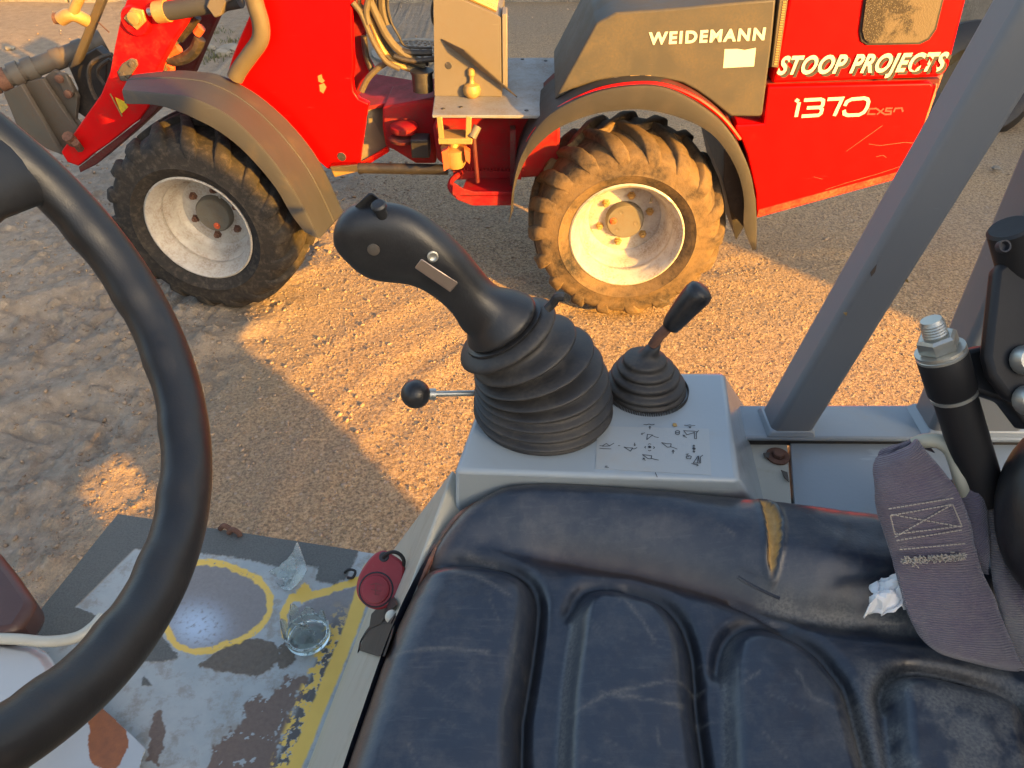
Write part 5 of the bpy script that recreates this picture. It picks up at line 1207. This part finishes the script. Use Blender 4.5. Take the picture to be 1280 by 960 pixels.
# steering wheel ------------------------------------------------------------
sw = thing('steering_wheel', (-.305, .27, 1.693), None, None); sw.parent = C; sw.matrix_parent_inverse = Matrix.Translation(-world_loc(C))
wc = np.array([-.305, .27, 1.693]); wn = np.array([math.sin(.979), 0, math.cos(.979)])
we1 = np.cross(wn, [0, 1, 0]); we1 /= np.linalg.norm(we1); we2 = np.cross(wn, we1)
RW, rW = .19, .0148
rg_ = []
NN = 160
for k in range(NN):
    th = 2*math.pi*k/NN; d = math.cos(th)*we1+math.sin(th)*we2; c = wc+RW*d; ring = []
    wob = .0011*max(0, math.cos(th*24))
    for j in range(22):
        a = 2*math.pi*j/22; r_ = rW + (wob if math.cos(a) < -.2 else 0)
        ring.append(c + r_*1.05*math.cos(a)*d + r_*math.sin(a)*wn)
    rg_.append(ring)
m = M(); m.loft(rg_+[rg_[0]], cap=False); rimo = m.build('wheel_rim', mt['wheel'], sw, smooth='all')
# spokes: the rim angle that the photograph shows at its upper left
best = min(range(720), key=lambda k: np.hypot(*(unproj(wc+RW*(math.cos(math.radians(k/2))*we1+math.sin(math.radians(k/2))*we2))-np.array([12, 190]))))
th0 = math.radians(best/2)
rimpx = lambda a: unproj(wc+RW*(math.cos(a)*we1+math.sin(a)*we2))
sgn = 1 if rimpx(th0+.6)[0] < rimpx(th0-.6)[0] else -1       # the way round that leaves the frame
for j in range(3):
    th = th0+sgn*(0, 1.45, 2.75)[j]; d = math.cos(th)*we1+math.sin(th)*we2; tg = -math.sin(th)*we1+math.cos(th)*we2; rr2 = []
    for f_, wd, hh, dn in ((0, .018, .010, .045), (.3, .018, .010, .036), (.6, .019, .010, .020), (.78, .022, .0105, .009), (.90, .031, .011, .003), (.96, .046, .012, .0), (1.0, .062, .011, .0)):
        c = wc + d*RW*f_ - wn*dn
        rr2.append([c+tg*wd*math.cos(a)+wn*hh*math.sin(a) for a in [2*math.pi*i/18 for i in range(18)]])
    M().loft(rr2).build('spoke', mt['wheel'], sw, smooth='all')
M().lathe(wc, wn, [(0, -.02), (.03, -.022), (.042, -.035), (.042, -.07), (0, -.07)], 28).build('wheel_hub', mt['wheel'], sw, smooth=True)
M().tube([wc-wn*.07, wc-wn*.45], .02, 14).build('steering_column', mt['black'], C, smooth=True)

# ------------------------------------------------------------------ loose things in the cab
# key fob
_bn = np.cross(b1-b0, b2-b0); _bn /= np.linalg.norm(_bn)
def tbox(x, y, g=.012):
    q = P(x, y, pl=(b0, _bn)); return float((q-np.array([0, 0, CAM_H])) @ fw)-g
fobc = P(475, 725, t=tbox(506, 712, .010)); fn = -fw*.9+up*.25; fn /= np.linalg.norm(fn)
fobp = [(474, 689), (481, 688), (490, 693), (500, 700), (505, 708), (504, 724), (498, 742), (488, 756), (474, 762), (460, 759), (449, 749), (445, 735), (449, 718), (458, 703), (467, 693)]
fp_ = lambda x, y, h=0: P(x, y, pl=(fobc+fn*h, fn))
fob = thing('key_fob', tuple(fobc), 'dark red plastic key fob with round button beside the black seat', 'key fob')
pr_ = worn('scuffed_red_plastic', (.28, .022, .03), .45, (.25, .12, .1), .3, None, 60, .08, bump=.1)
outw = [fp_(x, y) for x, y in fobp]
outs, _ = smooth_path(outw+[outw[0]], 0, 5)
hole = np.array(fp_(480, 696))
M().prism(outs[:-1], -fn*.009).build('fob_body', pr_, fob, bevel=.0022, smooth=True)
bcx = fp_(470, 737)
M().lathe(bcx, fn, [(.0175, .0003), (.0165, .0008), (.0160, .0003)], 36).build('button_surround', mt['ink'], fob, smooth=True)
M().lathe(bcx, fn, [(.0158, .0004), (.0140, .0006), (.0136, .0026), (.0120, .0034), (0, .0036)], 36).build('fob_button', pr_, fob, smooth=True)
ek = M()
for q in ([(463, 731), (470, 729), (477, 732)], [(464, 737), (476, 739)], [(467, 742), (474, 744)], [(470, 729), (469, 744)]): ribbon(ek, [fp_(x, y, .0040) for x, y in q], .0009, fn)
ek.build('embossed_mark', worn('red_emboss', (.20, .015, .02), .5), fob, fix=False)
M().lathe(hole, fn, [(.0052, .0001), (.0042, .0010), (0, .0006)], 16).build('fob_hole', mt['ink'], fob, smooth=True)
cdm = M().tube([fp_(x, y, h) for x, y, h in [(479, 697, .001), (484, 692, .005), (493, 690, .006), (501, 694, .004), (505, 702, .001), (503, 712, -.006)]], .0019, 8, sub=5); cdm.build('cord', mt['black'], fob, smooth=True)
# key and bracket below it
clipb = M()
cl_ = [(447, 814), (451, 799), (461, 786), (476, 779), (489, 778)]
a3, _ = smooth_path([P(x, y, t=tbox(x, y, .034)) for x, y in cl_], 0, 5)
clipb.loft([[p, p+fw*.03, p+fw*.03-up*.003, p-up*.003] for p in a3]).build('key_guard', mt['black'], C, smooth=True)
M().prism([P(x, y, t=tbox(x, y, .030)) for x, y in [(449, 814), (453, 800), (463, 788), (477, 782), (492, 781), (488, 800), (480, 822), (470, 821)]], fw*.03).build('key_switch', mt['dkplast'], C, bevel=.004, smooth=True)
M().prism([P(x, y, t=tbox(x, y, .040)) for x, y in [(461, 786), (464, 768), (474, 758), (492, 748), (496, 756), (484, 768), (476, 780)]], fw*.006).build('key_strap', mt['black'], C, bevel=.002)
M().ball(P(490, 771, t=tbox(488, 772, .024)), .0062, 12).build('white_button', mt['white'], C, smooth='all')

# broken glass
s = NT('pale_green_glass'); s.set(Base_Color=(.88, .97, .92), Roughness=.03, IOR=1.5, Transmission_Weight=1.0); mt['glass'] = s.m
s = NT('dusty_broken_glass'); s.set(Base_Color=s.mix(s.noise(90, 5, .7), (.75, .82, .80), (.95, 1, .98)), Roughness=s.math('ADD', .05, s.math('MULTIPLY', s.step(s.noise(60, 5, .7), .55, .15), .5)), IOR=1.5, Transmission_Weight=.88); s.bump(s.noise(60, 4), .4, .002); mt['glass2'] = s.m
jc = P(386, 797, z=ZF+.003); jr = .0315
jar = thing('broken_jar_base', tuple(jc), 'broken round glass jar base with jagged shards, on the worn floor', 'broken glass')
M().lathe(jc, (0, 0, 1), [(0, .003), (.022, .003), (jr-.003, .0), (jr, .004), (jr, .012), (jr-.001, .017), (jr-.0035, .016), (jr-.004, .008), (.02, .0065), (0, .0065)], 40).build('jar_bottom', mt['glass'], jar, smooth=True)
r_ = random.Random(11)
for k in range(9):
    a0_ = 2*math.pi*k/9+r_.uniform(-.1, .1); wdt = r_.uniform(.35, .75); h1 = r_.uniform(.008, .028) * (1.5 if math.sin(a0_) > 0 else .4); h2 = r_.uniform(.005, .02)
    rows = []
    for i in range(5):
        a = a0_+wdt*i/4; hh = .015+(h1*(1-abs(i/4-.4)*1.4)+h2*.3*r_.random())
        p = [jc+np.array([(jr-.0005)*math.cos(a), (jr-.0005)*math.sin(a), .014]), jc+np.array([(jr+.001)*math.cos(a), (jr+.001)*math.sin(a), max(.016, hh)]), jc+np.array([(jr-.0015)*math.cos(a), (jr-.0015)*math.sin(a), max(.016, hh)]), jc+np.array([(jr-.003)*math.cos(a), (jr-.003)*math.sin(a), .014])]
        rows.append(p)
    M().loft(rows).build('glass_shard', mt['glass2'], jar, smooth=True, ang=30)
for k in range(8):
    a = r_.uniform(0, 6.28); rr3 = r_.uniform(0, .018); c = jc+np.array([rr3*math.cos(a), rr3*math.sin(a)+.004, .010])
    tri = [c+np.array([r_.uniform(-.012, .012), r_.uniform(-.012, .012), r_.uniform(0, .028)]) for _ in range(4)]
    M().prism([tri[0], tri[1], tri[2]], (.0007, -.001, .0018)).build('glass_shard', mt['glass2'], jar)
sh = thing('curved_glass_shard', tuple(P(360, 715, z=ZF)), 'curved pointed shard of clear glass lying on the grit strip at the floor edge', 'broken glass')
rows = []
for (x, y, h), (u_, v_, g) in (((336, 714, .004), (345, 728, .002)), ((348, 708, .012), (355, 737, .003)), ((358, 700, .024), (363, 738, .006)), ((366, 690, .038), (372, 730, .014)), ((370, 679, .052), (379, 722, .022)), ((371.5, 677, .054), (384, 712, .028))):
    A3 = P(x, y, z=ZF+h); B3 = P(u_, v_, z=ZF+g); cvx = (A3+B3)/2+np.array([.0, .003, -.008])
    rows.append([A3, (A3+cvx)/2+np.array([0, 0, -.001]), cvx, (cvx+B3)/2+np.array([0, 0, -.001]), B3, B3+np.array([.0, .001, -.0022]), cvx+np.array([0, .001, -.0022]), A3+np.array([0, .001, -.0022])])
M().loft(rows).build('glass_wall', mt['glass2'], sh, smooth=True, ang=50)
M().prism([P(x, y, z=ZF+h) for x, y, h in [(345, 722, .006), (352, 704, .012), (366, 694, .018), (372, 712, .016), (358, 728, .007)]], (0, .001, -.002)).build('glass_flake', mt['glass2'], sh)

# paper tissue
s = NT('crumpled_tissue'); s.set(Base_Color=s.mix(s.noise(60, 4), (.62, .60, .58), (.78, .76, .74)), Roughness=.9, Subsurface_Weight=.1); s.bump(s.noise(200, 4), .3, .001)
tp = [(1077, 772), (1090, 733), (1130, 718), (1140, 768)]
A, B, Cc, D_ = [P(x, y, z=ZB+.002) for x, y in tp]
nu, nv2 = 22, 18
uu, vv = np.meshgrid(np.linspace(0, 1, nu), np.linspace(0, 1, nv2))
T = ((1-uu)*(1-vv))[..., None]*A+((1-uu)*vv)[..., None]*B+(uu*vv)[..., None]*Cc+(uu*(1-vv))[..., None]*D_
cr = np.abs(fbm(uu*2.2, vv*2.2, 2, 70)-.5)*2
T[..., 2] += .012*sstep(vv, -.1, .4)*sstep(-vv, -1.15, -.5)+cr*.018+.008*uu-.004
T[..., 0] += (fbm(uu*3, vv*3, 2, 71)-.5)*.010; T[..., 1] += (fbm(uu*3, vv*3, 2, 72)-.5)*.010
o = link('paper_tissue', grid_mesh('paper_tissue', T[..., 0], T[..., 1], T[..., 2]), s.m, None, smooth=True, ang=25)
sm2 = o.modifiers.new('thickness', 'SOLIDIFY'); sm2.thickness = .0006
tag(o, 'crumpled white paper tissue tucked between the seat cushion and the purple belt', 'tissue')

for o in bpy.data.objects:
    if 'wl' in o.keys(): del o['wl']
